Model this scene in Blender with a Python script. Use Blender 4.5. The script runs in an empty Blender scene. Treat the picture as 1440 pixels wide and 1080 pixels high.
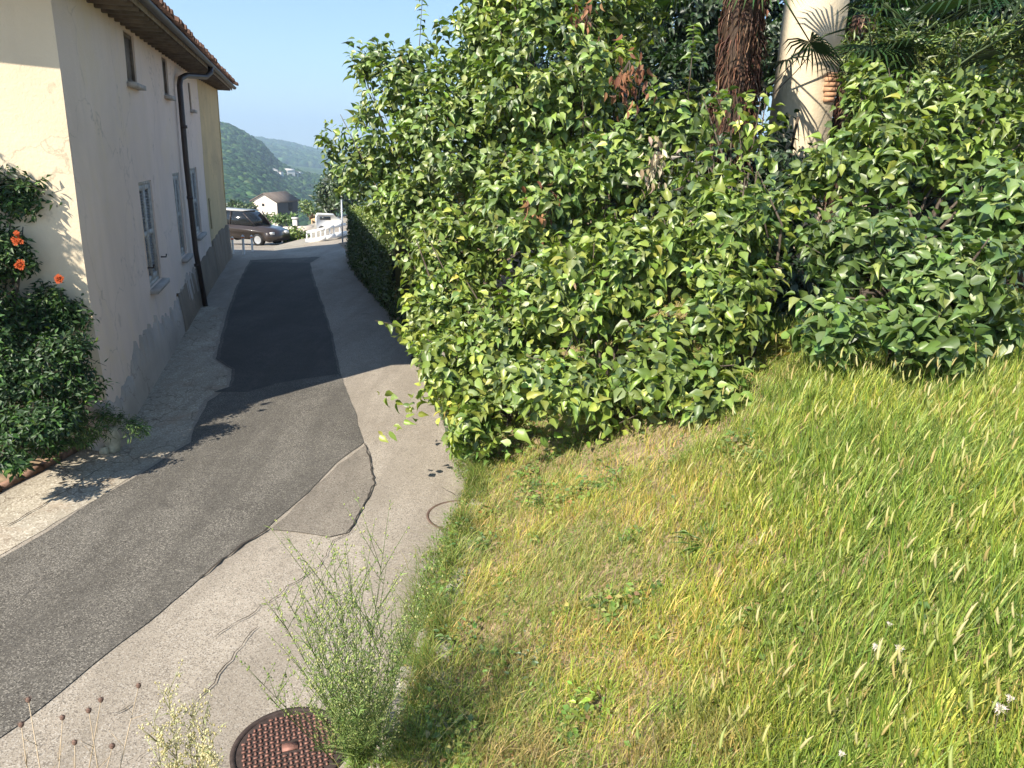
import bpy, math, random
import numpy as np
from mathutils import Vector
random.seed(7); RNG = np.random.default_rng(11)
C = bpy.context.scene.collection
PI = math.pi
def V(*a): return np.array(a, float)
def nrm(a): return a / np.maximum(np.linalg.norm(a, axis=-1, keepdims=True), 1e-9)

# ------------------------------------------------------------------ camera numbers
F = 1060.0; PITCH = math.radians(16.9); ROLL = math.radians(2.2); HC = 3.4
_f = V(0, math.cos(PITCH), -math.sin(PITCH)); _r = V(1, 0, 0); _u = np.cross(_r, _f)
_c, _s = math.cos(ROLL), math.sin(ROLL)
CR = _c*_r + _s*_u; CU = -_s*_r + _c*_u; CF = _f; CAM = V(0, 0, HC)
def ray(px, py): return CF + CR*(px-720)/F + CU*(540-py)/F
def at(px, py, d): return CAM + ray(px, py)*d
def gz(px, py, z=0.0):
    r = ray(px, py); return CAM + r*((z-HC)/r[2])

# ------------------------------------------------------------------ helpers
def tag(o, label=None, cat=None, group=None, kind=None):
    if label: o['label'] = label
    if cat: o['category'] = cat
    if group: o['group'] = group
    if kind: o['kind'] = kind
    return o
def empty(name, loc, label, cat, group=None):
    o = bpy.data.objects.new(name, None); C.objects.link(o); o.location = [float(v) for v in loc]
    o.empty_display_size = .2
    return tag(o, label, cat, group)
def org(o):
    p = V(0, 0, 0)
    while o is not None:
        p += V(*o.location); o = o.parent
    return p
def mesh(name, v, groups, mat, parent=None, loc=None, tint=None, smooth=False, midx=None):
    """v: Nx3 world coordinates; groups: list of (M x k) index arrays"""
    v = np.asarray(v, dtype=np.float64)
    base = org(parent) if parent is not None else (V(0, 0, 0) if loc is None else V(*loc))
    me = bpy.data.meshes.new(name)
    groups = [np.asarray(g, dtype=np.int32) for g in groups if len(g)]
    me.vertices.add(len(v)); me.vertices.foreach_set('co', (v-base).astype(np.float32).ravel())
    tot = np.concatenate([np.full(len(g), g.shape[1], np.int32) for g in groups])
    li = np.concatenate([g.ravel() for g in groups])
    me.loops.add(len(li)); me.loops.foreach_set('vertex_index', li)
    st = np.concatenate([[0], np.cumsum(tot)[:-1]]).astype(np.int32)
    me.polygons.add(len(tot)); me.polygons.foreach_set('loop_start', st); me.polygons.foreach_set('loop_total', tot)
    if smooth: me.polygons.foreach_set('use_smooth', np.ones(len(tot), bool))
    for m in (mat if isinstance(mat, (list, tuple)) else [mat]): me.materials.append(m)
    if midx is not None: me.polygons.foreach_set('material_index', np.asarray(midx, np.int32))
    if tint is not None:
        a = me.attributes.new('tint', 'FLOAT_COLOR', 'POINT')
        t = np.ones((len(v), 4), np.float32); t[:, :3] = tint; a.data.foreach_set('color', t.ravel())
    me.update(calc_edges=True); me.validate()
    o = bpy.data.objects.new(name, me); C.objects.link(o)
    if parent is not None: o.parent = parent
    elif loc is not None: o.location = [float(x) for x in loc]
    return o
class MB:
    """collects shapes for one mesh"""
    def __init__(s): s.v = []; s.f = {}; s.n = 0; s.t = []
    def add(s, v, faces, tint=None):
        v = np.asarray(v, float).reshape(-1, 3)
        for f in faces: s.f.setdefault(len(f), []).append([i+s.n for i in f])
        s.v.append(v); s.n += len(v)
        s.t.append(np.tile(np.asarray(tint if tint is not None else (1, 1, 1), float), (len(v), 1)))
    def box(s, c, ax, ay, az, tint=None):
        """centre and three half-axis vectors"""
        c, ax, ay, az = map(lambda q: np.asarray(q, float), (c, ax, ay, az))
        v = [c+i*ax+j*ay+k*az for k in (-1, 1) for j in (-1, 1) for i in (-1, 1)]
        s.add(v, [(0, 2, 3, 1), (4, 5, 7, 6), (0, 1, 5, 4), (2, 6, 7, 3), (0, 4, 6, 2), (1, 3, 7, 5)], tint)
    def abox(s, a, b, tint=None):
        a, b = V(*a), V(*b); h = (b-a)/2
        s.box((a+b)/2, (h[0], 0, 0), (0, h[1], 0), (0, 0, h[2]), tint)
    def tube(s, pts, rad, n=6, tint=None, cap=True):
        pts = [np.asarray(p, float) for p in pts]
        if np.isscalar(rad): rad = [rad]*len(pts)
        vs = []; up0 = None
        for i, p in enumerate(pts):
            d = pts[min(i+1, len(pts)-1)]-pts[max(i-1, 0)]; d = d/max(np.linalg.norm(d), 1e-9)
            if up0 is None: up0 = V(1, 0, 0) if abs(d[0]) < .8 else V(0, 1, 0)
            a = np.cross(d, up0); a /= np.linalg.norm(a); b = np.cross(d, a); up0 = np.cross(a, d)
            for k in range(n):
                t = 2*PI*k/n; vs.append(p+rad[i]*(a*math.cos(t)+b*math.sin(t)))
        fs = [(i*n+k, i*n+(k+1) % n, (i+1)*n+(k+1) % n, (i+1)*n+k) for i in range(len(pts)-1) for k in range(n)]
        if cap and n <= 16: fs += [tuple(range(n))[::-1], tuple((len(pts)-1)*n+k for k in range(n))]
        s.add(vs, fs, tint)
    def lathe(s, c, prof, n=24, tint=None, axis=None):
        """prof: list of (r, z)"""
        c = V(*c); vs = []
        for r, z in prof:
            for k in range(n):
                t = 2*PI*k/n; q = V(r*math.cos(t), r*math.sin(t), z)
                if axis == 'y': q = V(q[0], q[2], q[1])
                vs.append(c+q)
        fs = [(i*n+k, i*n+(k+1) % n, (i+1)*n+(k+1) % n, (i+1)*n+k) for i in range(len(prof)-1) for k in range(n)]
        s.add(vs, fs, tint)
    def build(s, name, mat, parent=None, loc=None, tint=False, smooth=False):
        v = np.concatenate(s.v)
        return mesh(name, v, [np.array(f) for f in s.f.values()], mat, parent, loc, np.concatenate(s.t) if tint else None, smooth)

# smooth value noise in numpy
def _hash(ix, iy, s):
    n = (ix*374761393+iy*668265263+s*1274126177) & 0xffffffff
    n = ((n ^ (n >> 13))*1274126177) & 0xffffffff
    return ((n ^ (n >> 16)) & 0xffff)/65535.0
def vn(x, y, s=0):
    x = np.asarray(x, float); y = np.asarray(y, float)
    ix = np.floor(x).astype(np.int64); iy = np.floor(y).astype(np.int64)
    fx = x-ix; fy = y-iy; fx = fx*fx*(3-2*fx); fy = fy*fy*(3-2*fy)
    a = _hash(ix, iy, s); b = _hash(ix+1, iy, s); c = _hash(ix, iy+1, s); d = _hash(ix+1, iy+1, s)
    return (a*(1-fx)+b*fx)*(1-fy)+(c*(1-fx)+d*fx)*fy
def fbm(x, y, s=0, o=4):
    t = 0; a = .5
    for i in range(o): t = t+a*vn(x*2**i, y*2**i, s+i); a *= .5
    return t
def sst(a, b, x):
    t = np.clip((np.asarray(x, float)-a)/(b-a), 0, 1); return t*t*(3-2*t)

# ------------------------------------------------------------------ materials
def newmat(name):
    m = bpy.data.materials.new(name); m.use_nodes = True; nt = m.node_tree; nt.nodes.clear()
    out = nt.nodes.new('ShaderNodeOutputMaterial'); return m, nt, out
def N(nt, t, **k):
    n = nt.nodes.new(t)
    for a, b in k.items():
        if a.startswith('i_'): n.inputs[a[2:].replace('_', ' ')].default_value = b
        else: setattr(n, a, b)
    return n
def ramp(nt, fac, stops):
    r = nt.nodes.new('ShaderNodeValToRGB'); e = r.color_ramp.elements
    while len(e) < len(stops): e.new(.5)
    for i, (p, c) in enumerate(stops):
        e[i].position = p; e[i].color = (*c, 1) if len(c) == 3 else c
    nt.links.new(fac, r.inputs[0]); return r.outputs[0]
def mixc(nt, fac, a, b, mode='MIX'):
    m = nt.nodes.new('ShaderNodeMix'); m.data_type = 'RGBA'; m.blend_type = mode
    for s, x in ((m.inputs[0], fac), (m.inputs[6], a), (m.inputs[7], b)):
        if isinstance(x, bpy.types.NodeSocket): nt.links.new(x, s)
        elif isinstance(x, (int, float)): s.default_value = x
        else: s.default_value = (*x, 1)
    return m.outputs[2]
def noise(nt, co, scale, detail=4, rough=.55, dist=0):
    n = N(nt, 'ShaderNodeTexNoise'); n.inputs['Scale'].default_value = scale; n.inputs['Detail'].default_value = detail
    n.inputs['Roughness'].default_value = rough; n.inputs['Distortion'].default_value = dist
    nt.links.new(co, n.inputs['Vector']); return n.outputs['Fac']
def pos(nt, scale=None):
    g = N(nt, 'ShaderNodeNewGeometry').outputs['Position']
    if scale is None: return g
    m = N(nt, 'ShaderNodeMapping'); m.inputs['Scale'].default_value = scale; nt.links.new(g, m.inputs[0]); return m.outputs[0]
def finish(nt, out, col, rough=.8, bump=None, bstr=.3, bdist=.01, spec=.3, metal=0):
    p = N(nt, 'ShaderNodeBsdfPrincipled')
    if isinstance(col, bpy.types.NodeSocket): nt.links.new(col, p.inputs['Base Color'])
    else: p.inputs['Base Color'].default_value = (*col, 1)
    if isinstance(rough, bpy.types.NodeSocket): nt.links.new(rough, p.inputs['Roughness'])
    else: p.inputs['Roughness'].default_value = rough
    p.inputs['Specular IOR Level'].default_value = spec; p.inputs['Metallic'].default_value = metal
    if bump is not None:
        b = N(nt, 'ShaderNodeBump'); b.inputs['Strength'].default_value = bstr; b.inputs['Distance'].default_value = bdist
        nt.links.new(bump, b.inputs['Height']); nt.links.new(b.outputs[0], p.inputs['Normal'])
    nt.links.new(p.outputs[0], out.inputs[0]); return p
def simple(name, col, rough=.7, var=.25, scale=8, bump=.2, metal=0, spec=.3):
    m, nt, out = newmat(name); co = pos(nt)
    f = noise(nt, co, scale, 5)
    a = tuple(c*(1-var) for c in col); b = tuple(min(1, c*(1+var)) for c in col)
    finish(nt, out, ramp(nt, f, [(.3, a), (.7, b)]), rough, f, bump, .01, spec, metal); return m
def tintmat(name, transl=.35, rough=.45, gloss=.12, noise_s=0, tcol=(1.0, 1.15, .35)):
    """leaf: the mesh's own tint colour, some light through the blade"""
    m, nt, out = newmat(name)
    a = N(nt, 'ShaderNodeAttribute', attribute_name='tint'); col = a.outputs['Color']
    d = N(nt, 'ShaderNodeBsdfDiffuse'); nt.links.new(col, d.inputs[0])
    t = N(nt, 'ShaderNodeBsdfTranslucent'); nt.links.new(mixc(nt, 1.0, col, tcol, 'MULTIPLY'), t.inputs[0])
    mx = N(nt, 'ShaderNodeMixShader'); mx.inputs[0].default_value = transl
    nt.links.new(d.outputs[0], mx.inputs[1]); nt.links.new(t.outputs[0], mx.inputs[2])
    last = mx.outputs[0]
    if gloss > 0:
        g = N(nt, 'ShaderNodeBsdfGlossy'); g.inputs['Roughness'].default_value = rough; g.inputs[0].default_value = (1, 1, 1, 1)
        fr = N(nt, 'ShaderNodeLayerWeight'); fr.inputs[0].default_value = .35
        mm = N(nt, 'ShaderNodeMath', operation='MULTIPLY_ADD'); mm.inputs[1].default_value = gloss; mm.inputs[2].default_value = gloss*.35
        nt.links.new(fr.outputs['Fresnel'], mm.inputs[0])
        m2 = N(nt, 'ShaderNodeMixShader'); nt.links.new(mm.outputs[0], m2.inputs[0])
        nt.links.new(last, m2.inputs[1]); nt.links.new(g.outputs[0], m2.inputs[2]); last = m2.outputs[0]
    nt.links.new(last, out.inputs[0]); return m

def plaster(name, base, stain, low=None, warm=None):
    m, nt, out = newmat(name); co = pos(nt)
    big = noise(nt, co, .55, 6, .6, .6); streak = noise(nt, pos(nt, (3.2, 3.2, .22)), 1.0, 5, .6)
    fine = noise(nt, co, 22, 6, .65); mid = noise(nt, co, 3.1, 5, .6)
    c = ramp(nt, big, [(.32, stain), (.62, base)])
    c = mixc(nt, ramp(nt, streak, [(.5, (0, 0, 0)), (.85, (.3, .3, .3))]), c, tuple(x*.72 for x in stain))
    c = mixc(nt, ramp(nt, mid, [(.52, (0, 0, 0)), (.72, (.35, .35, .35))]), c, tuple(x*.85 for x in base))
    if warm is not None:
        wn = noise(nt, co, .9, 4, .6, 1.0)
        c = mixc(nt, ramp(nt, wn, [(.5, (0, 0, 0)), (.68, (.7, .7, .7))]), c, warm)
    k = N(nt, 'ShaderNodeTexVoronoi', feature='DISTANCE_TO_EDGE'); k.inputs['Scale'].default_value = .55
    dn = N(nt, 'ShaderNodeTexNoise'); dn.inputs['Scale'].default_value = 2.2; dn.inputs['Detail'].default_value = 6; nt.links.new(co, dn.inputs['Vector'])
    wv = N(nt, 'ShaderNodeVectorMath', operation='MULTIPLY_ADD'); wv.inputs[1].default_value = (.9, .9, .9); nt.links.new(dn.outputs['Color'], wv.inputs[0]); nt.links.new(co, wv.inputs[2]); nt.links.new(wv.outputs[0], k.inputs['Vector'])
    c = mixc(nt, ramp(nt, k.outputs['Distance'], [(0, (.5, .5, .5)), (.006, (0, 0, 0))]), c, tuple(x*.45 for x in stain))
    fl = noise(nt, co, 1.7, 7, .7, .3)
    c = mixc(nt, ramp(nt, fl, [(.66, (0, 0, 0)), (.69, (.55, .55, .55))]), c, tuple(x*.72 for x in stain))
    b = N(nt, 'ShaderNodeMath', operation='ADD'); nt.links.new(fine, b.inputs[0]); nt.links.new(mid, b.inputs[1])
    finish(nt, out, c, .92, b.outputs[0], .5, .012, .15); return m
def asphalt(name, a, b, sp_l, sp_d, fine=110, crack=0, ccol=(.05, .045, .04), cscale=2.2, dirt=None, mot=.5):
    m, nt, out = newmat(name); co = pos(nt)
    big = noise(nt, co, mot, 6, .62, .4)
    c = ramp(nt, big, [(.33, a), (.66, b)])
    mid = noise(nt, co, 5, 5, .7)
    c = mixc(nt, ramp(nt, mid, [(.35, (.35, .35, .35)), (.6, (0, 0, 0))]), c, tuple(x*.7 for x in a))
    v = N(nt, 'ShaderNodeTexVoronoi'); v.inputs['Scale'].default_value = fine; nt.links.new(co, v.inputs['Vector'])
    sep = N(nt, 'ShaderNodeSeparateColor'); nt.links.new(v.outputs['Color'], sep.inputs[0])
    c = mixc(nt, ramp(nt, sep.outputs[0], [(.68, (0, 0, 0)), (.9, (.75, .75, .75))]), c, sp_l)
    c = mixc(nt, ramp(nt, sep.outputs[1], [(.66, (0, 0, 0)), (.9, (.7, .7, .7))]), c, sp_d)
    st = noise(nt, pos(nt, (1.6, .28, 1)), 1.0, 5, .65, .5)
    c = mixc(nt, ramp(nt, st, [(.42, (.4, .4, .4)), (.56, (0, 0, 0))]), c, tuple(x*.62 for x in a))
    sp = noise(nt, co, 2.6, 3, .5)
    c = mixc(nt, ramp(nt, sp, [(.66, (0, 0, 0)), (.74, (.5, .5, .5))]), c, tuple(x*.5 for x in a))
    if dirt is not None:
        dn = noise(nt, co, 1.4, 7, .7, .8)
        c = mixc(nt, ramp(nt, dn, [(.55, (0, 0, 0)), (.72, (.8, .8, .8))]), c, dirt)
    h = v.outputs['Distance']
    if crack:
        dn = N(nt, 'ShaderNodeTexNoise'); dn.inputs['Scale'].default_value = 3.5; dn.inputs['Detail'].default_value = 5; nt.links.new(co, dn.inputs['Vector'])
        wv = N(nt, 'ShaderNodeVectorMath', operation='MULTIPLY_ADD'); wv.inputs[1].default_value = (.5, .5, .5)
        nt.links.new(dn.outputs['Color'], wv.inputs[0]); nt.links.new(co, wv.inputs[2])
        k = N(nt, 'ShaderNodeTexVoronoi', feature='DISTANCE_TO_EDGE'); k.inputs['Scale'].default_value = cscale
        nt.links.new(wv.outputs[0], k.inputs['Vector'])
        gate = noise(nt, co, .9, 3)
        kk = ramp(nt, k.outputs['Distance'], [(0, (1, 1, 1)), (crack, (0, 0, 0))])
        kk = mixc(nt, 1.0, kk, ramp(nt, gate, [(.36, (0, 0, 0)), (.55, (1, 1, 1))]), 'MULTIPLY')
        c = mixc(nt, kk, c, ccol)
    finish(nt, out, c, .9, h, .35, .004, .25); return m

M = {}
M['plaster'] = plaster('pink_plaster', (.80, .65, .55), (.71, .575, .485), warm=(.76, .61, .46))
M['plaster_y'] = plaster('yellow_plaster', (.66, .50, .27), (.50, .385, .23))
M['plaster_f'] = plaster('cream_plaster', (.74, .62, .44), (.68, .56, .39))
M['cement'] = plaster('grey_cement', (.50, .435, .37), (.33, .285, .24))
M['rubble'] = plaster('brown_rubble', (.27, .21, .15), (.18, .14, .10))
M['road'] = asphalt('old_road', (.31, .265, .21), (.385, .335, .272), (.46, .42, .36), (.10, .085, .07), 120)
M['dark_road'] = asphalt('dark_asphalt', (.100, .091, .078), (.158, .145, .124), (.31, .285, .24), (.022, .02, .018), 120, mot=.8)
M['shade_road'] = asphalt('shade_asphalt', (.078, .072, .065), (.112, .102, .09), (.09, .085, .08), (.015, .015, .015), 120, mot=.8)  # strip asphalt again, darkened to put the house shade into its colour
M['mid_road'] = asphalt('grey_asphalt', (.185, .16, .13), (.245, .212, .172), (.32, .29, .24), (.06, .052, .045), 120)
M['pave'] = asphalt('cracked_pavement', (.36, .315, .24), (.48, .425, .335), (.64, .58, .48), (.22, .18, .135), 70, crack=.035, ccol=(.13, .10, .07), cscale=3.0, dirt=(.32, .235, .165))
M['crack'] = simple('crack_dirt', (.05, .042, .035), .95)
M['kerb'] = simple('kerb_brick', (.22, .13, .09), .9, .4, 14)
M['soil'] = simple('dry_soil', (.30, .215, .135), .95, .4, 9, .8)
M['ground'] = simple('gravel_ground', (.30, .27, .22), .95, .25, 1.5)
M['stone'] = simple('wall_stone', (.30, .27, .23), .9, .4, 9, .9)
M['stone_l'] = simple('pale_stone', (.46, .43, .32), .9, .35, 12, .9)
M['pipe'] = simple('brown_metal', (.040, .024, .018), .45, .3, 5, .1, 0, .5)
M['gutter'] = simple('gutter_metal', (.045, .033, .026), .5, .3, 5, .1)
M['soffit'] = simple('soffit_boards', (.27, .23, .185), .85, .35, 6, .5)
M['rafter'] = simple('rafter_wood', (.15, .12, .095), .85, .35, 6, .5)
M['tile'] = simple('clay_tile', (.14, .082, .06), .9, .6, 4.5, .6)
M['shutter'] = simple('grey_shutter', (.46, .44, .40), .85, .3, 14, .4)
M['shut_line'] = simple('dark_louvre', (.27, .27, .26), .85, .35, 20, .3)
M['shut_b'] = simple('brown_shutter', (.16, .125, .095), .8, .3, 12, .3)
M['sill'] = simple('stone_sill', (.42, .38, .34), .85, .2, 9, .3)
M['dark'] = simple('dark_recess', (.02, .018, .016), .8)
M['bark'] = simple('bark', (.09, .07, .052), .95, .45, 25, .8)
M['palmfib'] = tintmat('palm_fibre', .1, .6, .03, tcol=(1, .8, .6))
M['leaf'] = tintmat('broad_leaf', .28, .42, .10)
M['vine'] = tintmat('vine_leaf', .25, .5, .05)
M['grass'] = tintmat('grass_blade', .40, .55, .06, tcol=(1.05, 1.1, .45))
M['petal'] = tintmat('petal', .3, .6, .03, tcol=(1, 1, 1))
M['white'] = simple('white_paint', (.78, .77, .74), .6, .06, 5, .05)
M['orange'] = simple('reflector', (.75, .22, .08), .5, .1)
M['iron'] = simple('rusty_iron', (.25, .125, .095), .65, .35, 30, .5, .35)
M['iron_d'] = simple('iron_gap', (.05, .035, .03), .8, .3, 30)
M['roofbrown'] = simple('brown_roof', (.13, .105, .088), .9, .2, .8)
M['farwall'] = simple('pale_wall', (.72, .62, .52), .9, .06, .3)
M['farwhite'] = simple('white_wall', (.62, .60, .57), .9, .05, .3)
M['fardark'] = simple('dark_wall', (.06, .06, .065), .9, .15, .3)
M['glass'] = simple('dark_glass', (.015, .018, .02), .12, .1, 3, 0, 0, .6)
M['tyre'] = simple('tyre', (.02, .02, .02), .85, .2)
M['alloy'] = simple('alloy', (.6, .6, .6), .35, .1, 4, 0, .7)
M['lamp'] = simple('lamp_glass', (.7, .7, .68), .2, .05, 4, 0, 0, .6)
mm, nt, out = newmat('brown_car_paint'); pp = finish(nt, out, (.040, .031, .028), .35, None); pp.inputs['Coat Weight'].default_value = .6; M['car'] = mm
M['brick'] = simple('orange_brick', (.46, .26, .15), .9, .3, 16, .5)

# ------------------------------------------------------------------ ground heights
def G(x, y):
    x = np.asarray(x, float); y = np.asarray(y, float)
    k = .100-.073*sst(-.31, -.235, x/np.maximum(y, 1))
    near = -k*np.clip(y-24.5, 0, 30)
    r = np.hypot(x, y)
    far = -.16*np.clip(r-55, 0, 600)
    return near+far
EDGE = [(-3, -.5), (3.5, -.52), (5.07, -.46), (7.3, -.33), (8.6, -.62), (12, -1.5), (16.2, -2.72), (22.7, -5.0), (25, -5.9)]
def edge(y): return np.interp(y, [e[0] for e in EDGE], [e[1] for e in EDGE])
def T(x, y):
    """top of the grassy terrace"""
    x = np.asarray(x, float); y = np.asarray(y, float)
    d = x-edge(y)
    z = .38+1.42*sst(-.2, 3.2, d)+.22*np.clip((3-y)/2, 0, 1)*sst(.2, 1.5, d)+.10*np.clip(x-3, 0, 5)
    z = z+.10*(fbm(x*.9, y*.9, 3)-.5)+.05*(vn(x*3, y*3, 5)-.5)
    return z
def hitf(fn, px, py, d0=1.5, d1=2500):
    r = ray(px, py); d = d0; s = .02
    while d < d1:
        p = CAM+r*d
        if p[2] < fn(p[0], p[1]): return p
        d *= 1.01
    return CAM+r*d1
def terr(px, py): return hitf(T, px, py, 1.0, 40)

def grid(name, xs, ys, fn, mat, **k):
    X, Y = np.meshgrid(xs, ys); Z = fn(X, Y); v = np.stack([X, Y, Z], -1).reshape(-1, 3)
    nx, ny = len(xs), len(ys); i = (np.arange(ny-1)[:, None]*nx+np.arange(nx-1)[None]).ravel()
    return mesh(name, v, [np.stack([i, i+1, i+nx+1, i+nx], 1)], mat, smooth=True, **k)
def sheet(name, pts, mat, dz, jit=0, sub=.12, kind='structure', **k):
    """flat polygon on the road plane, with an uneven outline"""
    out = []; n = len(pts)
    for i in range(n):
        a, b = V(*pts[i][:2]), V(*pts[(i+1) % n][:2]); L = np.linalg.norm(b-a); m = max(1, int(L/sub))
        nn = V(-(b-a)[1], (b-a)[0])/max(L, 1e-6)
        for j in range(m):
            q = a+(b-a)*j/m
            off = (fbm(q[0]*2.3, q[1]*2.3, 9)-.47)*2*jit*1.3+(vn(q[0]*14, q[1]*14, 21)-.5)*jit*.5
            out.append(q+nn*off)
    import mathutils.geometry as mg
    tri = mg.tessellate_polygon([[Vector((p[0], p[1], 0)) for p in out]])
    v = np.array([(p[0], p[1], float(G(p[0], p[1]))+dz) for p in out])
    o = mesh(name, v, [np.array(tri)], mat, **k)
    tr = np.array(tri); a = v[tr[0]]
    n_ = np.cross(v[tr[0][1]]-v[tr[0][0]], v[tr[0][2]]-v[tr[0][0]])
    if n_[2] < 0: o.data.flip_normals()
    return tag(o, kind=kind)

# ground: one sheet to the horizon
rs = np.concatenate([[0.01], np.linspace(2, 60, 59), np.geomspace(62, 9000, 60)])
azs = np.radians(np.arange(0, 361, 3.0))
R_, A_ = np.meshgrid(rs, azs); X = R_*np.sin(A_); Y = R_*np.cos(A_); Z = G(X, Y)-.02
nr = len(rs); i = (np.arange(len(azs)-1)[:, None]*nr+np.arange(nr-1)[None]).ravel()
o = mesh('ground', np.stack([X, Y, Z], -1).reshape(-1, 3), [np.stack([i, i+1, i+nr+1, i+nr], 1)], M['ground'], smooth=True)
tag(o, 'pale gravelly ground falling away beyond the lane', kind='structure')

# road: strip whose right side follows the terrace edge
ys = np.concatenate([np.arange(-4, 25.01, .5), np.arange(26, 44, 1.0)])
v = []; 
for y in ys:
    xl = -7.2 if y < 8 else np.interp(y, [8, 25, 43], [-7.2, -11.5, -22])
    xr = edge(y)+.25 if y < 24.7 else np.interp(y, [24.7, 43], [-5.5, -1.5])
    for t in np.linspace(0, 1, 9):
        x = xl+(xr-xl)*t; v.append((x, y, float(G(x, y))))
n9 = 9; i = (np.arange(len(ys)-1)[:, None]*n9+np.arange(8)[None]).ravel()
tag(mesh('road', v, [np.stack([i, i+1, i+n9+1, i+n9], 1)], M['road']), 'pale worn lane running downhill past the house', kind='structure')

P = lambda l: [tuple(gz(a, b)[:2]) for a, b in l]
darkL = [(-40, 815), (0, 787), (70, 747), (110, 720), (190, 672), (267, 623), (275, 598), (292, 565), (322, 545), (326, 520), (303, 505), (312, 465), (322, 430), (334, 400), (346, 376), (352, 366)]
darkR = [(452, 361), (436, 370), (441, 390), (455, 430), (470, 480), (480, 527), (486, 545), (500, 585), (512, 623), (473, 652), (433, 693), (377, 743), (333, 773), (300, 797), (271, 822), (208, 877), (167, 906), (62, 993), (0, 1039), (-60, 1080)]
sheet('road_patch', P(darkL)+P(darkR), M['dark_road'], .008, .05, label=None) if False else None
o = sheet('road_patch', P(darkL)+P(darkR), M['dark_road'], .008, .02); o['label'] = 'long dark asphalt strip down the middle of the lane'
o = sheet('road_patch', P([(300, 552), (326, 544), (331, 520), (308, 505), (316, 465), (326, 430), (337, 400), (349, 376), (354, 369), (435, 370), (438, 390), (452, 430), (467, 480), (477, 527), (430, 533), (390, 540), (350, 552)]), M['shade_road'], .0105, .03)  # darker sheet painting in the shade, its near edge along the shadow border
o['label'] = 'far half of the asphalt strip coloured darker as painted house shade'
o = sheet('road_patch', P([(515, 626), (524, 650), (527, 680), (522, 700), (508, 718), (490, 750), (462, 757), (420, 750), (379, 746), (434, 696), (474, 655)]), M['mid_road'], .012, .03)
o['label'] = 'small grey repair patch at the right of the dark strip'
o = sheet('pavement', P([(-60, 700), (0, 697), (132, 627), (150, 580), (165, 565), (200, 540), (240, 470), (262, 440), (275, 430), (318, 432), (308, 470), (300, 505), (322, 522), (318, 543), (288, 563), (272, 596), (262, 622), (185, 670), (105, 718), (62, 745), (-3, 783), (-60, 812)]), M['pave'], .004, .035)
o['label'] = 'cracked pale verge between the house and the dark strip'
# cracks and joints
def crack(pts, w, seed, name='road_crack'):
    rr = random.Random(seed); g = P(pts); out = []
    for a, b in zip(g[:-1], g[1:]):
        L = math.dist(a, b); m = max(2, int(L/.06))
        for j in range(m): out.append((a[0]+(b[0]-a[0])*j/m+rr.gauss(0, .008), a[1]+(b[1]-a[1])*j/m+rr.gauss(0, .008)))
    out.append(g[-1]); v = []; k = len(out)
    for i, q in enumerate(out):
        a = V(*out[max(i-1, 0)]); b = V(*out[min(i+1, k-1)]); d = b-a; d /= max(np.linalg.norm(d), 1e-6); n = V(-d[1], d[0])
        ww = w*(.35+.9*rr.random())*(.3 if i in (0, k-1) else 1)
        for s in (-1, 1): v.append((*(V(*q)+n*ww*s), .0165))
    return v, [(2*i, 2*i+1, 2*i+3, 2*i+2) for i in range(k-1)]
mb = MB()
for n_, (pts, w) in enumerate([([(362, 882), (340, 910), (316, 940), (290, 972), (268, 998)], .004), ([(196, 982), (178, 1000), (160, 1006)], .004), ([(500, 745), (470, 762), (448, 800), (400, 832), (350, 868), (300, 900)], .0035),
        ([(205, 1062), (190, 1075)], .004), ([(512, 624), (521, 650), (526, 682), (516, 702), (512, 712), (496, 740), (486, 752)], .008), ([(620, 685), (642, 700), (655, 688)], .004), ([(642, 700), (645, 706)], .003),
        ([(0, 700), (40, 686), (90, 660), (132, 632)], .0), ([(378, 745), (350, 762), (335, 772), (300, 800), (280, 815)], .012), ([(450, 570), (430, 580)], .003), ([(10, 742), (60, 712), (95, 690), (150, 655)], .006)]):
    if w: mb.add(*crack(pts, w, n_))
tag(mb.build('road_crack', M['crack']), 'thin dark cracks in the worn lane surface', kind='structure')
# brick kerb of the planting bed
g = P([(-40, 712), (0, 690), (60, 660), (132, 622)])
mb = MB()
for a, b in zip(g[:-1], g[1:]):
    a, b = V(*a, .03), V(*b, .03); L = np.linalg.norm(b-a); m = max(1, int(L/.24)); d = (b-a)/m; n = V(-d[1], d[0], 0); n /= np.linalg.norm(n)
    for j in range(m):
        c = a+d*(j+.5)+n*random.gauss(0, .006)+V(0, 0, random.gauss(0, .004)); mb.box(c, d*.475, n*.028, (0, 0, .032))
kerb = mb.build('kerb', M['kerb'], loc=(*g[1], 0)); tag(kerb, 'row of thin brown edging bricks along the vine bed', kind='structure')
bed = [(g[0][0]-1.5, g[0][1])]+[(q[0]-.04, q[1]) for q in g]+[(-4.75, 8.25), (-7.5, 7.4)]
o = sheet('planting_bed', bed, M['soil'], .010, 0); o['label'] = 'dry soil bed at the foot of the vine'

# ------------------------------------------------------------------ old house
A0 = V(-5.088, 9.533, 0); DA = V(-.27628, .96108, 0); NA = V(.96108, .27628, 0); UP = V(0, 0, 1)
S0 = -1.42; S1 = 14.8; SY = 10.9
def wa(s, z, off=0): return A0+DA*s+NA*(off+.03*max(0, s-11.3))+UP*z
def wr_(s, z, off=0): return A0+DA*s+NA*off+UP*z
DF = V(-math.cos(math.radians(18)), -math.sin(math.radians(18)), 0)     # front wall runs to the left
NF = V(-DF[1]*-1, DF[0], 0); NF = V(.309, -.951, 0)
Q0 = wa(S0, 0)
house = empty('old_house', Q0, 'old pink plastered house with brown downpipe standing on the left of the lane', 'house')
ZT = 5.25
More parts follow.
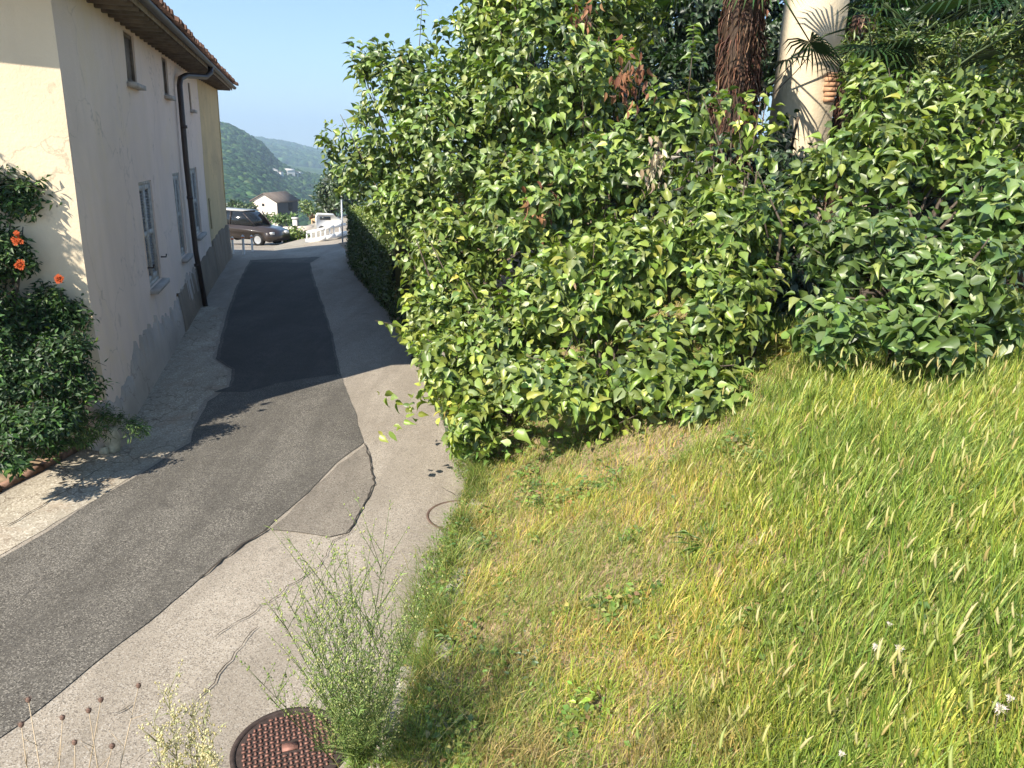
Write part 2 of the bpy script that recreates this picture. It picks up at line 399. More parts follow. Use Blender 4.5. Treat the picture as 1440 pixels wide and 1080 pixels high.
# long wall (slight batter at its foot) and front wall, with window reveals cut as a grid of panels
def wallpanel(name, mat, fn, ss, zs, holes, depth, nin, parent):
    mb = MB()
    ss = sorted(set(ss) | {h[0] for h in holes} | {h[1] for h in holes}); zs = sorted(set(zs) | {h[2] for h in holes} | {h[3] for h in holes})
    for a, b in zip(ss[:-1], ss[1:]):
        for c, d in zip(zs[:-1], zs[1:]):
            sm, zm = (a+b)/2, (c+d)/2
            if any(h[0] < sm < h[1] and h[2] < zm < h[3] for h in holes): continue
            mb.add([fn(a, c), fn(b, c), fn(b, d), fn(a, d)], [(0, 1, 2, 3)])
    for h in holes:
        q = [fn(h[0], h[2]), fn(h[1], h[2]), fn(h[1], h[3]), fn(h[0], h[3])]; w = [p-nin*depth for p in q]
        for i in range(4): mb.add([q[i], q[(i+1) % 4], w[(i+1) % 4], w[i]], [(0, 1, 2, 3)])
    return mb.build(name, mat, parent)
bat = lambda z: .10*max(0, 1-z/2.2)**2
rng = random.Random(3)
def wob(s, z): return .018*(fbm(s*.45+3, z*.6+7, 2)-.5)*2
up_w = [(2.06, 2.80, 4.20, 4.88), (5.42, 5.98, 4.22, 4.88), (9.0, 9.35, 4.12, 4.7)]
lo_w = [(2.08, 3.16, 1.20, 2.80), (5.50, 6.38, 1.20, 2.82), (8.0, 9.2, 1.35, 2.85)]
slot = [(11.2, 11.5, 1.2, 2.0)]
fa = lambda s, z: wa(s, z, bat(z)+wob(s, z))
wallpanel('wall', M['plaster'], fa, np.linspace(S0, SY, 40), list(np.linspace(0, 2.2, 10))+list(np.linspace(2.4, ZT, 8)), up_w+lo_w, .10, NA, house)
fb = lambda s, z: wa(s, z, bat(z)+wob(s, z)*max(0, 1-(s-SY)/.8)+.004*min(1, (s-SY)*3))
o = wallpanel('wall', M['plaster_y'], fb, np.linspace(SY, S1, 20), list(np.linspace(-.6, 2.2, 10))+list(np.linspace(2.4, ZT, 5)), slot, .12, NA, house)
o['label'] = 'yellow plastered far section of the long wall'
ff = lambda s, z: Q0+NA*bat(z)*0+DF*s+NF*bat(z)+UP*z
# corner column so that both battered walls meet
def fcorner(s, z):
    if s == 0: return wa(S0, z, bat(z)+wob(S0, z))
    return ff(s, z)
o = wallpanel('wall', M['plaster_f'], fcorner, [0, .4, 1, 2, 3.5, 5, 8.2], list(np.linspace(0, 2.2, 8))+[3, 4, 5.25], [], .1, NF, house)
o['label'] = 'sunlit cream front wall'
# far gable wall, back wall
mb = MB(); e0 = wa(S1, 0, .03); e1 = e0-NA*7.8; b0 = Q0+DF*8.2
mb.add([e0-UP*1, e1-UP*1, e1+UP*5.05, e0-NA*3.9+UP*7.2, e0+UP*5.05], [(0, 1, 2, 3, 4)])
mb.add([e1-UP*1, b0-UP, b0+UP*5.05, e1+UP*5.05], [(0, 1, 2, 3)])
gq = Q0+DF*4.1
mb.add([Q0+UP*5.05, b0+UP*5.05, gq+UP*7.2], [(0, 1, 2)])
mb.build('wall', M['plaster_y'], house)['label'] = 'hidden back and gable walls'
# cement skirting with ragged top
mb = MB(); k = 150; ss = np.linspace(S0+.02, 7.0, k)
top = .50+.08*np.sin(ss*1.3)+.04*ss*.9+.13*(vn(ss*5, ss*0, 4)-.5)+.12*(vn(ss*17, ss*0, 44)-.5)+np.where((ss > .0) & (ss < 2.2), .28*np.abs(vn(ss*7, ss*0+3, 8)-.3), 0)
for j in range(k-1):
    a, b = ss[j], ss[j+1]
    mb.add([wa(a, -.02, bat(0)+.045), wa(b, -.02, bat(0)+.045), wa(b, top[j+1]*.5, bat(.3)+.04), wa(a, top[j]*.5, bat(.3)+.04), wa(b, top[j+1], bat(.6)+.02), wa(a, top[j], bat(.6)+.02), wa(b, top[j+1], -.03), wa(a, top[j], -.03)], [(0, 1, 2, 3), (3, 2, 4, 5), (5, 4, 6, 7)])
mb.build('skirting', M['cement'], house)['label'] = 'grey cement skirting with a ragged top edge'
mb = MB(); ss = np.linspace(4.3, S1-.03, 90)
top = .72+.03*(ss-4)*.5+.10*(vn(ss*3, ss*0, 14)-.5); top[ss > SY] *= 1.15
for j in range(89):
    a, b = ss[j], ss[j+1]; o_ = .030 if a < 7 else .03
    mb.add([wa(a, -.9 if a > 12.5 else -.02, bat(0)+o_+.03), wa(b, -.9 if a > 12.5 else -.02, bat(0)+o_+.03), wa(b, top[j+1], bat(.7)+o_), wa(a, top[j], bat(.7)+o_), wa(b, top[j+1], -.03), wa(a, top[j], -.03)], [(0, 1, 2, 3), (3, 2, 4, 5)])
mb.add([wa(4.3, -.02, .155), wa(4.3, top[0], .05), wa(4.3, top[0], -.03), wa(4.3, -.02, -.03)], [(0, 1, 2, 3)])
mb.build('skirting', M['rubble'], house)['label'] = 'brown stained rubble skirting beyond the first window'
# rounded guard at the corner
mb = MB(); cg = Q0+NA*.0+NF*.02
mb.lathe(cg, [(.21, -.02), (.20, .2), (.185, .36), (.15, .46), (.09, .52), (.0, .54)], 28)
mb.build('corner_guard', M['cement'], house, smooth=True)
# windows
def shutter_win(h, brown=False):
    s0, s1, z0, z1 = h
    f = MB(); fr = .05
    off = -.055
    for (a, b, c, d) in ((s0, s0+fr, z0, z1), (s1-fr, s1, z0, z1), (s0+fr, s1-fr, z1-fr, z1), (s0+fr, s1-fr, z0, z0+fr)):
        f.box(wa((a+b)/2, (c+d)/2, off), DA*(b-a)/2, NA*.03, UP*(d-c)/2)
    win = f.build('window', M['shut_b'] if brown else M['shutter'], house)
    if brown:
        p = MB(); p.box(wa((s0+s1)/2, (z0+z1)/2, off-.012), DA*((s1-s0)/2-fr), NA*.012, UP*((z1-z0)/2-fr)); p.build('shutter', M['shut_b'], win)
    else:
        sm = (s0+s1)/2
        for a, b in ((s0+fr, sm-.005), (sm+.005, s1-fr)):
            p = MB()
            for c, d in ((z0+fr, z0+fr+.09), (z1-fr-.09, z1-fr), ((z0+z1)/2-.04, (z0+z1)/2+.04)):
                p.box(wa((a+b)/2, (c+d)/2, off+.0), DA*(b-a)/2, NA*.018, UP*(d-c)/2)
            for c in (a+.03, b-.03): p.box(wa(c, (z0+z1)/2, off+.003), DA*.03, NA*.018, UP*((z1-z0)/2-fr-.001))
            sh = p.build('shutter', M['shutter'], win)
        q = MB(); z = z0+fr+.10
        while z < z1-fr-.1:
            if abs(z-(z0+z1)/2) > .05:
                for a, b in ((s0+fr+.06, sm-.065), (sm+.065, s1-fr-.06)):
                    q.box(wa((a+b)/2, z, off-.01), DA*(b-a)/2, NA*.014+UP*-.012, UP*.003+NA*.003)
            z += .045
        q.box(wa(sm, (z0+z1)/2, off-.035), DA*((s1-s0)/2-.001), NA*.004, UP*((z1-z0)/2-.001))
        q.build('louvre', M['shut_line'], win)
    sl = MB(); sl.box(wa((s0+s1)/2, z0-.035, .03+bat(z0)), DA*((s1-s0)/2+.06), NA*.075, UP*.033); sl.build('sill', M['sill'], win)
for h in lo_w: shutter_win(h)
for h in up_w: shutter_win(h, True)
s0, s1, z0, z1 = slot[0]; q = MB(); q.box(wa((s0+s1)/2, (z0+z1)/2, -.07), DA*(s1-s0)/2, NA*.01, UP*(z1-z0)/2); q.build('window', M['dark'], house)
# hooks beside the first window
q = MB()
for s, z in ((3.26, 1.12), (3.22, 1.55), (1.98, 1.55)):
    q = MB(); q.tube([wa(s, z, .02), wa(s, z, .10), wa(s, z+.05, .11)], .012, 6); q.build('shutter_hook', M['pipe'], house)
# roof: pantile sheet along the lane side, front overhang, soffit, rafters
OV = .50; OVF = .78; pitch = .42
SA, SB = S0-OVF*.9, S1+.35
def rf(s, t, h=0):  # t: distance up the slope from the eave
    return wr_(s, 5.08+t*pitch+h, OV-t)
per = .19; n = int((SB-SA)/per); sub = 8
us = np.linspace(SA, SB, n*sub+1); hh = .045*np.abs(np.sin(PI*(us-SA)/per))**.7+.03
ts = []
for k_ in range(14): ts += [k_*.34, k_*.34+.335]
v = []
for ti, t in enumerate(ts):
    lift = .022 if ti % 2 == 0 else 0
    for u, h in zip(us, hh):
        jx = .012*(vn(u/per, t*3, 5)-.5)
        v.append(rf(u, t+(.05*(vn(np.floor((u-SA)/per)*1.7, 1.3, 6)-.5) if ti == 0 else 0), h+lift+jx+.05))
v = np.array(v); nu = len(us); i = (np.arange(len(ts)-1)[:, None]*nu+np.arange(nu-1)[None]).ravel()
roof = mesh('roof', v, [np.stack([i, i+1, i+nu+1, i+nu], 1)], M['tile'], house, smooth=False)
# thickness under the tiles
mb = MB()
mb.add([rf(SA, 0, .06), rf(SB, 0, .06), rf(SB, 4.6, .06), rf(SA, 4.6, .06), rf(SA, 0, .0), rf(SB, 0, .0), rf(SB, 4.6, .0), rf(SA, 4.6, .0)], [(4, 5, 6, 7), (0, 1, 5, 4), (1, 2, 6, 5), (3, 0, 4, 7), (0, 3, 2, 1)])
# other slope
pa, pb = rf(SA, 4.6, .06), rf(SB, 4.6, .06)
mb.add([pa, pb, pb-NA*4.6-UP*2.3, pa-NA*4.6-UP*2.3, pa-UP*.1, pb-UP*.1, pb-NA*4.6-UP*2.4, pa-NA*4.6-UP*2.4], [(0, 3, 2, 1), (4, 5, 6, 7), (0, 4, 7, 3), (1, 2, 6, 5)])
mb.build('roof_deck', M['soffit'], roof)
# tile ends: half-round mouths along the eave
mb = MB(); k = 0
u = SA+per/2
while u < SB-.02:
    pts = []; jo = random.uniform(-.03, .04); r_ = .075+random.uniform(-.006, .006)
    for e in (-.20-jo, .25):
        for a in range(7):
            th = PI*a/6; pts.append(rf(u+r_*math.cos(th), e, .075+r_*.95*math.sin(th)))
    mb.add(pts, [(a, a+1, a+8, a+7) for a in range(6)], None); u += per
mb.build('eave_tile', M['tile'], roof)['kind'] = 'stuff'
# rafters and boards below
mb = MB(); s = SA+.1; nraf = 0
while s < SB-.05:
    mb.box(wr_(s, 4.965, OV*.5-.02), DA*.035, NA*(OV*.5), UP*.045); s += .36
mb.build('rafter', M['rafter'], house)['kind'] = 'stuff'
mb = MB(); mb.box(wr_((SA+SB)/2, 5.03, OV*.5-.01), DA*(SB-SA-.02)/2, NA*(OV*.5+.0), UP*.012); mb.box(wr_(SA-.0+.35, 5.03, -2.3), DA*.34, NA*2.28, UP*.012); mb.build('soffit', M['soffit'], house)
mb = MB(); mb.box(wr_((SA+SB)/2, 5.02, OV+.012), DA*(SB-SA)/2, NA*.012, UP*.075); mb.build('fascia', M['soffit'], house)
# front overhang barge board
mb = MB(); mb.box(rf(SA, 2.3, -.02), DA*.02, (NA-UP*pitch)*2.28, UP*.09); mb.build('barge_board', M['rafter'], house)
# wall plate trim under eaves
# gutter
mb = MB(); prof = [(.06*math.cos(a), .06*math.sin(a)) for a in np.linspace(PI, 2*PI, 9)]; pts = []
gu = np.linspace(SA+.05, SB-.05, 12)
for g_ in gu:
    for (a, b) in prof: pts.append(wr_(g_, 5.03+b, OV+.09+a))
    for (a, b) in prof[::-1]: pts.append(wr_(g_, 5.03+b*.88, OV+.09+a*.88))
mb.add(pts, [(i*18+j, i*18+(j+1) % 18, (i+1)*18+(j+1) % 18, (i+1)*18+j) for i in range(11) for j in range(18)])
mb.build('gutter', M['gutter'], house)
mb = MB(); sp = 6.75
mb.tube([wa(8.2, 4.98, OV+.08), wa(8.15, 4.86, OV+.07), wa(8.0, 4.76, OV-.02), wa(7.1, 4.70, .20), wa(6.85, 4.62, .115), wa(sp, 4.48, .10), wa(sp, 3, .10), wa(sp, 1.2, .14), wa(sp, .02, .24)], .055, 12)
dp = mb.build('downpipe', M['pipe'], house, smooth=True)
mb = MB()
for z in (.9, 2.3, 3.7): mb = MB(); mb.tube([wa(sp, z-.03, .115+.9*bat(z)), wa(sp, z+.03, .115+.9*bat(z))], .066, 12); mb.build('bracket', M['pipe'], dp)

# ------------------------------------------------------------------ terrace
X = []; ys = np.arange(-3, 25.1, .16); ds = np.concatenate([np.linspace(0, 5, 34), np.linspace(5.4, 30, 24)])
v = []
for y in ys:
    for d in ds:
        x = edge(y)+d; v.append((x, y, float(T(x, y))))
nd = len(ds); i = (np.arange(len(ys)-1)[:, None]*nd+np.arange(nd-1)[None]).ravel()
tg = mesh('terrace_ground', v, [np.stack([i, i+1, i+nd+1, i+nd], 1)], M['soil'], smooth=True)
tag(tg, 'dry soil bank of the grassy terrace', kind='structure')
# low stone retaining wall, stone by stone in one wall
mb = MB(); y = -2.5; rr = random.Random(5)
def stone(mb, c, r, seed, n1=7, n2=6):
    q = random.Random(seed); vs = []; a1 = q.random()*6
    for i in range(n2+1):
        ph = PI*i/n2
        for k in range(n1):
            th = 2*PI*k/n1+a1; rad = 1+.18*(q.random()-.5)
            e = V(math.sin(ph)*math.cos(th), math.sin(ph)*math.sin(th), math.cos(ph)); e = np.sign(e)*np.abs(e)**.7
            vs.append(V(*c)+e*V(*r)*rad)
    mb.add(vs, [(i*n1+k, i*n1+(k+1) % n1, (i+1)*n1+(k+1) % n1, (i+1)*n1+k) for i in range(n2) for k in range(n1)])
for layer in range(4):
    y = -2.5+layer*.07
    while y < 24:
        L = rr.uniform(.16, .36)
        zz = .06+layer*.115
        if zz < float(T(edge(y)+.05, y))+.03:
            stone(mb, (edge(y)+.10+layer*.02+rr.uniform(-.02, .02), y+L/2, zz), (.10, L*.52, .066), rr.random())
        y += L
tag(mb.build('retaining_wall', M['stone'], loc=(edge(3), 3, 0)), 'low rough stone wall holding up the grass bank beside the lane', 'wall')
mb = MB(); p = gz(638, 834, .42); stone(mb, p, (.07, .10, .05), 2, 9, 8)
tag(mb.build('coping_stone', M['stone_l'], loc=p), 'pale rounded stone poking out of the grass edge above the lane', 'stone')

for i_, (px, py, zz, rr_, lb) in enumerate([(598, 902, .40, (.06, .11, .06), 'flat grey stone on the wall edge above the tall feathery weed'), (574, 962, .38, (.08, .13, .07), 'larger grey stone half covered by grass beside the tall feathery weed'), (560, 1010, .36, (.07, .12, .08), 'grey stone lowest on the wall edge near the bottom of the photo')]):
    p = gz(px, py, zz); mb = MB(); stone(mb, p, rr_, 40+i_, 10, 8); tag(mb.build('coping_stone', M['stone'], loc=p), lb, 'stone')

# ------------------------------------------------------------------ foliage
def leaf_template(kind='ovate'):
    if kind == 'ovate':
        pts = V([0, 0, 0], [.16, .30, .05], [.45, .40, .075], [.74, .19, .03], [1.0, 0, -.10], [.74, -.19, .03], [.45, -.40, .075], [.16, -.30, .05], [.42, 0, -.03], [.74, 0, -.03])
        f4 = [(1, 2, 8, 0), (2, 3, 9, 8), (6, 7, 0, 8), (5, 6, 8, 9)]; f3 = [(3, 4, 9), (4, 5, 9)]
    elif kind == 'lance':
        pts = V([0, 0, 0], [.4, .17, .03], [.4, -.17, .03], [1, 0, -.08], [.5, 0, -.02]); f4 = []; f3 = [(0, 1, 4), (1, 3, 4), (3, 2, 4), (2, 0, 4)]
    else:
        pts = V([0, 0, 0], [.5, .32, .04], [.5, -.32, .04], [1, 0, -.05]); f4 = []; f3 = [(0, 1, 3), (0, 3, 2)]
    return pts, f4, f3
def leaves(name, P_, A, Nn, L, W, tint, mat, parent=None, loc=None, kind='ovate', curl=None):
    P_ = np.asarray(P_); n = len(P_); A = nrm(A); Nn = Nn-A*np.sum(Nn*A, -1, keepdims=True); Nn = nrm(Nn); B = np.cross(Nn, A)
    t, f4, f3 = leaf_template(kind); m = len(t)
    if curl is None: curl = RNG.uniform(.3, 3.4, n)
    x = t[None, :, 0]*L[:, None]; y = t[None, :, 1]*W[:, None]; z = (t[None, :, 2]*curl[:, None]-.12*curl[:, None]*t[None, :, 0]**2)*L[:, None]
    v = P_[:, None]+A[:, None]*x[..., None]+B[:, None]*y[..., None]+Nn[:, None]*z[..., None]
    off = (np.arange(n)*m)[:, None, None]
    g = []
    if f4: g.append((np.array(f4)[None]+off).reshape(-1, 4))
    if f3: g.append((np.array(f3)[None]+off).reshape(-1, 3))
    tt = np.repeat(np.asarray(tint)[:, None], m, 1).copy()
    if m > 5: tt[:, [8, 9, 0]] *= 1.12
    return mesh(name, v.reshape(-1, 3), g, mat, parent, loc, tt.reshape(-1, 3))
def pal(n, cols, w, var=.18, grp=None, gv=.15):
    cols = np.array(cols); k = RNG.choice(len(cols), n, p=np.array(w)/sum(w)); c = cols[k]
    c = c*(1+RNG.normal(0, var, (n, 1)))*(1+RNG.normal(0, .06, (n, 3)))
    if grp is not None: c = c*grp[:, None]
    return np.clip(c, .004, 1)
def blob(px, py, d, rx, ry, rd=None, dens=1.0):
    c = at(px, py, d); s = d/F; return dict(c=c, r=V(rx*s, rd if rd else (rx+ry)*.5*s, ry*s), dens=dens)
def shoots(blobs, per_m2, nl=9, Ls=(.08, .14), floor=None, inner=.35, clump=.30, droop=.5, shoot_len=.45, facing=.35, hole=0.0):
    PP, AA, NN, LL, GG, tips = [], [], [], [], [], []
    for bi, b in enumerate(blobs):
        c, r = b['c'], b['r']; area = 4*PI*((r[0]*r[1])**1.6/3+(r[0]*r[2])**1.6/3+(r[1]*r[2])**1.6/3)**(1/1.6)
        n = int(area*per_m2*b['dens']); d = nrm(RNG.normal(size=(n, 3)))
        # thin out on the far side and the underside
        tocam = nrm(CAM-c); keep = RNG.random(n) < np.clip(facing+.9*(d@tocam+.35), .18, 1); keep &= ~((d[:, 2] < -.75) & (RNG.random(n) < .6))
        d = d[keep]; n = len(d)
        k = 34; lob = nrm(RNG.normal(size=(k, 3))); amp = RNG.uniform(.4, 1, k)
        dd = d@lob.T; rad = .74+clump*1.25*np.max(np.exp(-(1-dd)*20)*amp, 1)+RNG.normal(0, .03, n)
        depth = np.where(RNG.random(n) < inner, RNG.uniform(.55, .9, n), 1.0); rad = rad*depth
        tip = c+d*r*rad[:, None]
        ins = np.zeros(n, bool)
        for j, b2 in enumerate(blobs):
            if j != bi: ins |= (np.sum(((tip-b2['c'])/b2['r'])**2, 1) < .55)
        if hole > 0:
            ph = vn(tip[:, 0]*2.1+tip[:, 1]*.9, tip[:, 2]*2.3+tip[:, 1]*.7, 201)*.6+vn(tip[:, 0]*5+9, tip[:, 2]*5+tip[:, 1]*2, 203)*.4; ins |= (ph < hole) & (depth > .8)
        tip = tip[~ins]; d = d[~ins]; dp_ = depth[~ins]; n = len(tip)
        out = nrm(d/r); sl = shoot_len*RNG.uniform(.6, 1.3, n)*min(1, r.min()/.7+.3)
        dirn = nrm(out*.8+V(0, 0, .45)+RNG.normal(0, .35, (n, 3)))
        grp = np.clip(1+RNG.normal(0, .16, n), .6, 1.5)
        base = tip-dirn*sl[:, None]
        for q in range(nl):
            f = (q+.6)/nl; ang = q*2.4+RNG.random(n)*1.2
            side = nrm(np.cross(dirn, V(0, 0, 1)+0*dirn)); up2 = np.cross(side, dirn)
            sd = side*np.cos(ang)[:, None]+up2*np.sin(ang)[:, None]*.7
            p = base+dirn*(sl*f)[:, None]-V(0, 0, 1)*(droop*.25*sl*f*f)[:, None]
            L = RNG.uniform(*Ls, n)*(1.05-.55*abs(f-.45))
            ax = nrm(sd*.9+dirn*(.25+.6*f)+V(0, 0, -droop)+RNG.normal(0, .22, (n, 3)))
            no = nrm(V(0, 0, .55)+out*.75+RNG.normal(0, .38, (n, 3)))
            PP.append(p+sd*.02); AA.append(ax); NN.append(no); LL.append(L); GG.append(grp)
        tips.append(np.concatenate([base, tip], 1))
    PP, AA, NN, LL, GG = map(np.concatenate, (PP, AA, NN, LL, GG)); tips = np.concatenate(tips)
    if floor is not None:
        z = floor(PP[:, 0], PP[:, 1]); k = PP[:, 2] > z+.02
        PP, AA, NN, LL, GG = PP[k], AA[k], NN[k], LL[k], GG[k]
    return PP, AA, NN, LL, GG, tips
def floor_all(x, y): return np.where(x > edge(y), T(x, y), 0.0)
GREEN = [(.15, .215, .04), (.19, .26, .047), (.10, .16, .035), (.26, .31, .055), (.34, .34, .07)]
def shrub(name, label, cat, blobs, foot, per=26, cols=GREEN, w=(4, 3, 3, 1.2, .25), Ls=(.09, .15), nstem=4, group=None, wr=.84, brown=None, seed=0, clump=.30, droop=.5, mat='leaf', kind='ovate', nl=9, sl=.45, inner=.35, ymod=None, hole=.35):
    foot = V(*foot); root = empty(name, foot, label, cat, group)
    PP, AA, NN, LL, GG, tips = shoots(blobs, per, nl, Ls, floor_all, inner, clump, droop, sl, hole=hole)
    col = pal(len(PP), cols, w, .16, GG)
    if ymod is not None: col = ymod(PP, col)
    leaves('foliage', PP, AA, NN, LL, LL*wr*RNG.uniform(.8, 1.1, len(LL)), col, M[mat], root, kind=kind)
    mb = MB(); rr = random.Random(seed)
    for b in blobs:
        for k in range(int(nstem*b['dens'])):
            a = foot+V(rr.gauss(0, .12), rr.gauss(0, .12), -.05); e = b['c']+b['r']*V(rr.uniform(-.6, .6), rr.uniform(-.6, .6), rr.uniform(-.2, .7))
            m1 = a*.6+e*.4+V(rr.gauss(0, .1), rr.gauss(0, .1), .15+.1*np.linalg.norm(e-a)*.3); R0 = rr.uniform(.012, .028)
            pts = [a, a*.8+m1*.2+V(0, 0, .12), m1, m1*.5+e*.5+V(rr.gauss(0, .05), 0, .06), e]
            mb.tube(pts, [R0, R0*.9, R0*.7, R0*.5, R0*.2], 5)
    for k in range(0, len(tips), 7):
        t = tips[k]; mb.tube([t[:3], (t[:3]+t[3:])/2, t[3:]], [.005, .004, .0015], 3, cap=False)
    mb.build('stem', M['bark'], root)
    return root
def warm_low(P_, col):
    # younger yellow-green growth in patches low in the shrub
    k = sst(.55, .75, fbm(P_[:, 0]*.8+9, P_[:, 2]*.9+P_[:, 1]*.3, 31))
    return col*(1+k[:, None]*V(.55, .38, .05))
GRP = 'leafy shrubs along the lane and the lawn'
D = 1
shrub('leafy_shrub', 'tall darker shrub whose top stands against the sky beside the lane', 'shrub',
      [blob(575, 130, 10.6, 82, 82), blob(528, 210, 11.0, 76, 84), blob(640, 190, 10.2, 100, 110), blob(520, 88, 10.8, 56, 50), blob(690, 60, 10.2, 75, 85), blob(585, 290, 10.6, 70, 52)],
      (-.7, 10.6, .5), 42, Ls=(.10, .16), group=GRP, seed=1, w=(4, 2, 4, .8, .04), ymod=warm_low)
shrub('leafy_shrub', 'broad bright green shrub bulging over the edge of the lane', 'shrub',
      [blob(640, 350, 9.2, 88, 80), blob(618, 430, 8.6, 72, 72), blob(635, 520, 8.0, 75, 75), blob(690, 590, 7.3, 62, 48), blob(720, 470, 7.9, 90, 90), blob(655, 615, 7.35, 32, 28)],
      (-.15, 8.0, .45), 44, Ls=(.09, .155), group=GRP, seed=2, w=(4, 4, 1.5, 2, .10), ymod=warm_low)
shrub('leafy_shrub', 'big middle shrub reaching past the top of the photo left of the palm trunk', 'shrub',
      [blob(780, 120, 9.4, 130, 120), blob(760, 280, 8.4, 120, 95), blob(880, 230, 8.2, 100, 75), blob(845, 10, 9.6, 95, 75), blob(700, 0, 9.8, 64, 75), blob(770, 30, 9.2, 90, 80)],
      (1.1, 8.9, 1.1), 40, Ls=(.10, .165), group=GRP, seed=3, w=(4, 3, 3, 1.2, .06), ymod=warm_low)
shrub('leafy_shrub', 'low bright shrub in the middle with leaves hanging to the lawn', 'shrub',
      [blob(830, 400, 7.4, 125, 100), blob(800, 530, 6.9, 115, 72), blob(930, 500, 6.5, 100, 85), blob(985, 545, 6.2, 70, 60), blob(900, 350, 7.2, 100, 80)],
      (1.0, 7.0, .9), 42, Ls=(.09, .165), group=GRP, seed=4, w=(4, 4, 1.5, 2, .10), ymod=warm_low)
shrub('leafy_shrub', 'loose shrub just below the palm trunk with pale withered leaves in it', 'shrub',
      [blob(990, 260, 7.4, 110, 85), blob(1030, 370, 6.8, 90, 90), blob(1080, 290, 7.2, 75, 70), blob(960, 160, 8.0, 90, 70), blob(1050, 168, 7.9, 62, 62), blob(1000, 150, 8.0, 60, 60), blob(1035, 455, 6.7, 62, 66)],
      (2.3, 7.6, 1.5), 8, Ls=(.10, .17), group=GRP, seed=5, w=(4, 3, 3, 1.2, .06), hole=.2, inner=.5, ymod=warm_low)
shrub('leafy_shrub', 'narrow shrub hiding the foot of the palm trunk in the middle of the clumps', 'shrub',
      [blob(1025, 300, 6.7, 80, 85), blob(1022, 425, 6.5, 62, 82)],
      (2.1, 6.6, 1.4), 62, Ls=(.10, .165), group=GRP, seed=15, w=(4, 3, 3, 1, .05), hole=.25, inner=.5, ymod=warm_low)
shrub('leafy_shrub', 'large leaved shrub at the right edge above the tall grass', 'shrub',
      [blob(1240, 330, 6.0, 105, 75), blob(1340, 380, 5.7, 110, 85), blob(1180, 450, 5.7, 72, 62), blob(1300, 470, 5.5, 85, 52), blob(1420, 300, 6.0, 90, 100), blob(1190, 340, 6.2, 70, 60), blob(1400, 430, 5.9, 70, 60)],
      (3.3, 5.9, 1.9), 48, Ls=(.10, .165), group=GRP, seed=6, cols=[(.12, .19, .042), (.15, .225, .05), (.09, .15, .038), (.20, .26, .055), (.24, .27, .06)], w=(4, 3, 3, .9, .1), droop=.35)
shrub('leafy_shrub', 'shrub behind the right clump beside the cream pillar', 'shrub',
      [blob(1230, 215, 7.2, 95, 75), blob(1340, 200, 7.4, 110, 85), blob(1430, 180, 7.4, 80, 80), blob(1215, 125, 8.2, 48, 60), blob(1150, 240, 7.6, 45, 42), blob(1300, 135, 7.6, 100, 58), blob(1405, 120, 7.4, 90, 62)],
      (3.7, 7.6, 2.1), 34, Ls=(.10, .17), group=GRP, seed=7, w=(4, 3, 3, 1, .05))
shrub('bamboo_clump', 'yellow green narrow leaved clump behind the right shrubs', 'bush',
      [blob(1300, 90, 9.5, 110, 62), blob(1400, 75, 9.2, 90, 60), blob(1220, 70, 9.8, 50, 50)], (5.2, 9.6, 2.3), 42,
      cols=[(.16, .22, .04), (.22, .26, .05), (.10, .17, .04)], w=(3, 2, 2), Ls=(.12, .22), wr=.55, seed=8, mat='leaf', kind='lance', droop=.3, hole=0)
# a row of darker evergreens deeper in the garden
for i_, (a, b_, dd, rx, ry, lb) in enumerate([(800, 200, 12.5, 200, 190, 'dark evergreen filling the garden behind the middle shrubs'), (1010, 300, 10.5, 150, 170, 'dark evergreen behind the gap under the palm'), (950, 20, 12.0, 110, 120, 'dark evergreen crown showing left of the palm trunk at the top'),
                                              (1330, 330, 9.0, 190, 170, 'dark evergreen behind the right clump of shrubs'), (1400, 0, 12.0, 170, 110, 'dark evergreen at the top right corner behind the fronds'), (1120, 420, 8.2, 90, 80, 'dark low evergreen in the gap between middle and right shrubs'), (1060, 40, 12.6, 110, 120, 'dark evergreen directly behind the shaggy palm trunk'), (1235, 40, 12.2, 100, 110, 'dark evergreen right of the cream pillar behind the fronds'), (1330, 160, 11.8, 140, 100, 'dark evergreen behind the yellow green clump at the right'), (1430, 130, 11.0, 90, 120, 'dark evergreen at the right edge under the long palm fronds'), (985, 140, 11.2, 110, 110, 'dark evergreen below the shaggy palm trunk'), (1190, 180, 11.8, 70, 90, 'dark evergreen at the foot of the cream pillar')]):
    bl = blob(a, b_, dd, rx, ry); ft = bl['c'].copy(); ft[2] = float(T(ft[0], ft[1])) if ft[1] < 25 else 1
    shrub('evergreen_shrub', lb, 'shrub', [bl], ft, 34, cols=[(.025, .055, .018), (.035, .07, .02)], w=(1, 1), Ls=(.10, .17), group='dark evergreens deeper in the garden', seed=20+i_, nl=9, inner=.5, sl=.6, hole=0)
# two young shoots against the sky
for (px, py, d_, h, lb) in ((590, 62, 10.4, 60, 'thin upright shoot standing above the tall shrub against the sky'), (972, 92, 7.6, 48, 'thin upright shoot rising from the shrub left of the palm trunk')):
    b0 = at(px, py, d_); t0 = at(px+4, py-h-8, d_); root = empty('young_shoot', b0, lb, 'shoot', 'young shoots above the shrubs'); mb = MB(); mb.tube([b0-V(0, 0, .3), b0, t0], [.008, .006, .003], 5); mb.build('stem', M['bark'], root)
    PPx, AAx, NNx, LLx = [], [], [], []
    for k in range(9):
        f = .2+.1*k; p = b0+(t0-b0)*min(f, 1); a = k*PI/1.0+(k//2)*1.3
        for q in (0, 1):
            th = a+q*PI; PPx.append(p); AAx.append(V(math.cos(th), math.sin(th)*.6, .25-.5*random.random())); NNx.append(V(0, -.5, 1)); LLx.append(.07+.06*random.random())
    LLx = np.array(LLx); leaves('foliage', np.array(PPx), np.array(AAx), np.array(NNx), LLx, LLx*.8, pal(len(LLx), GREEN[:3], (1, 1, 1)), M['leaf'], root)
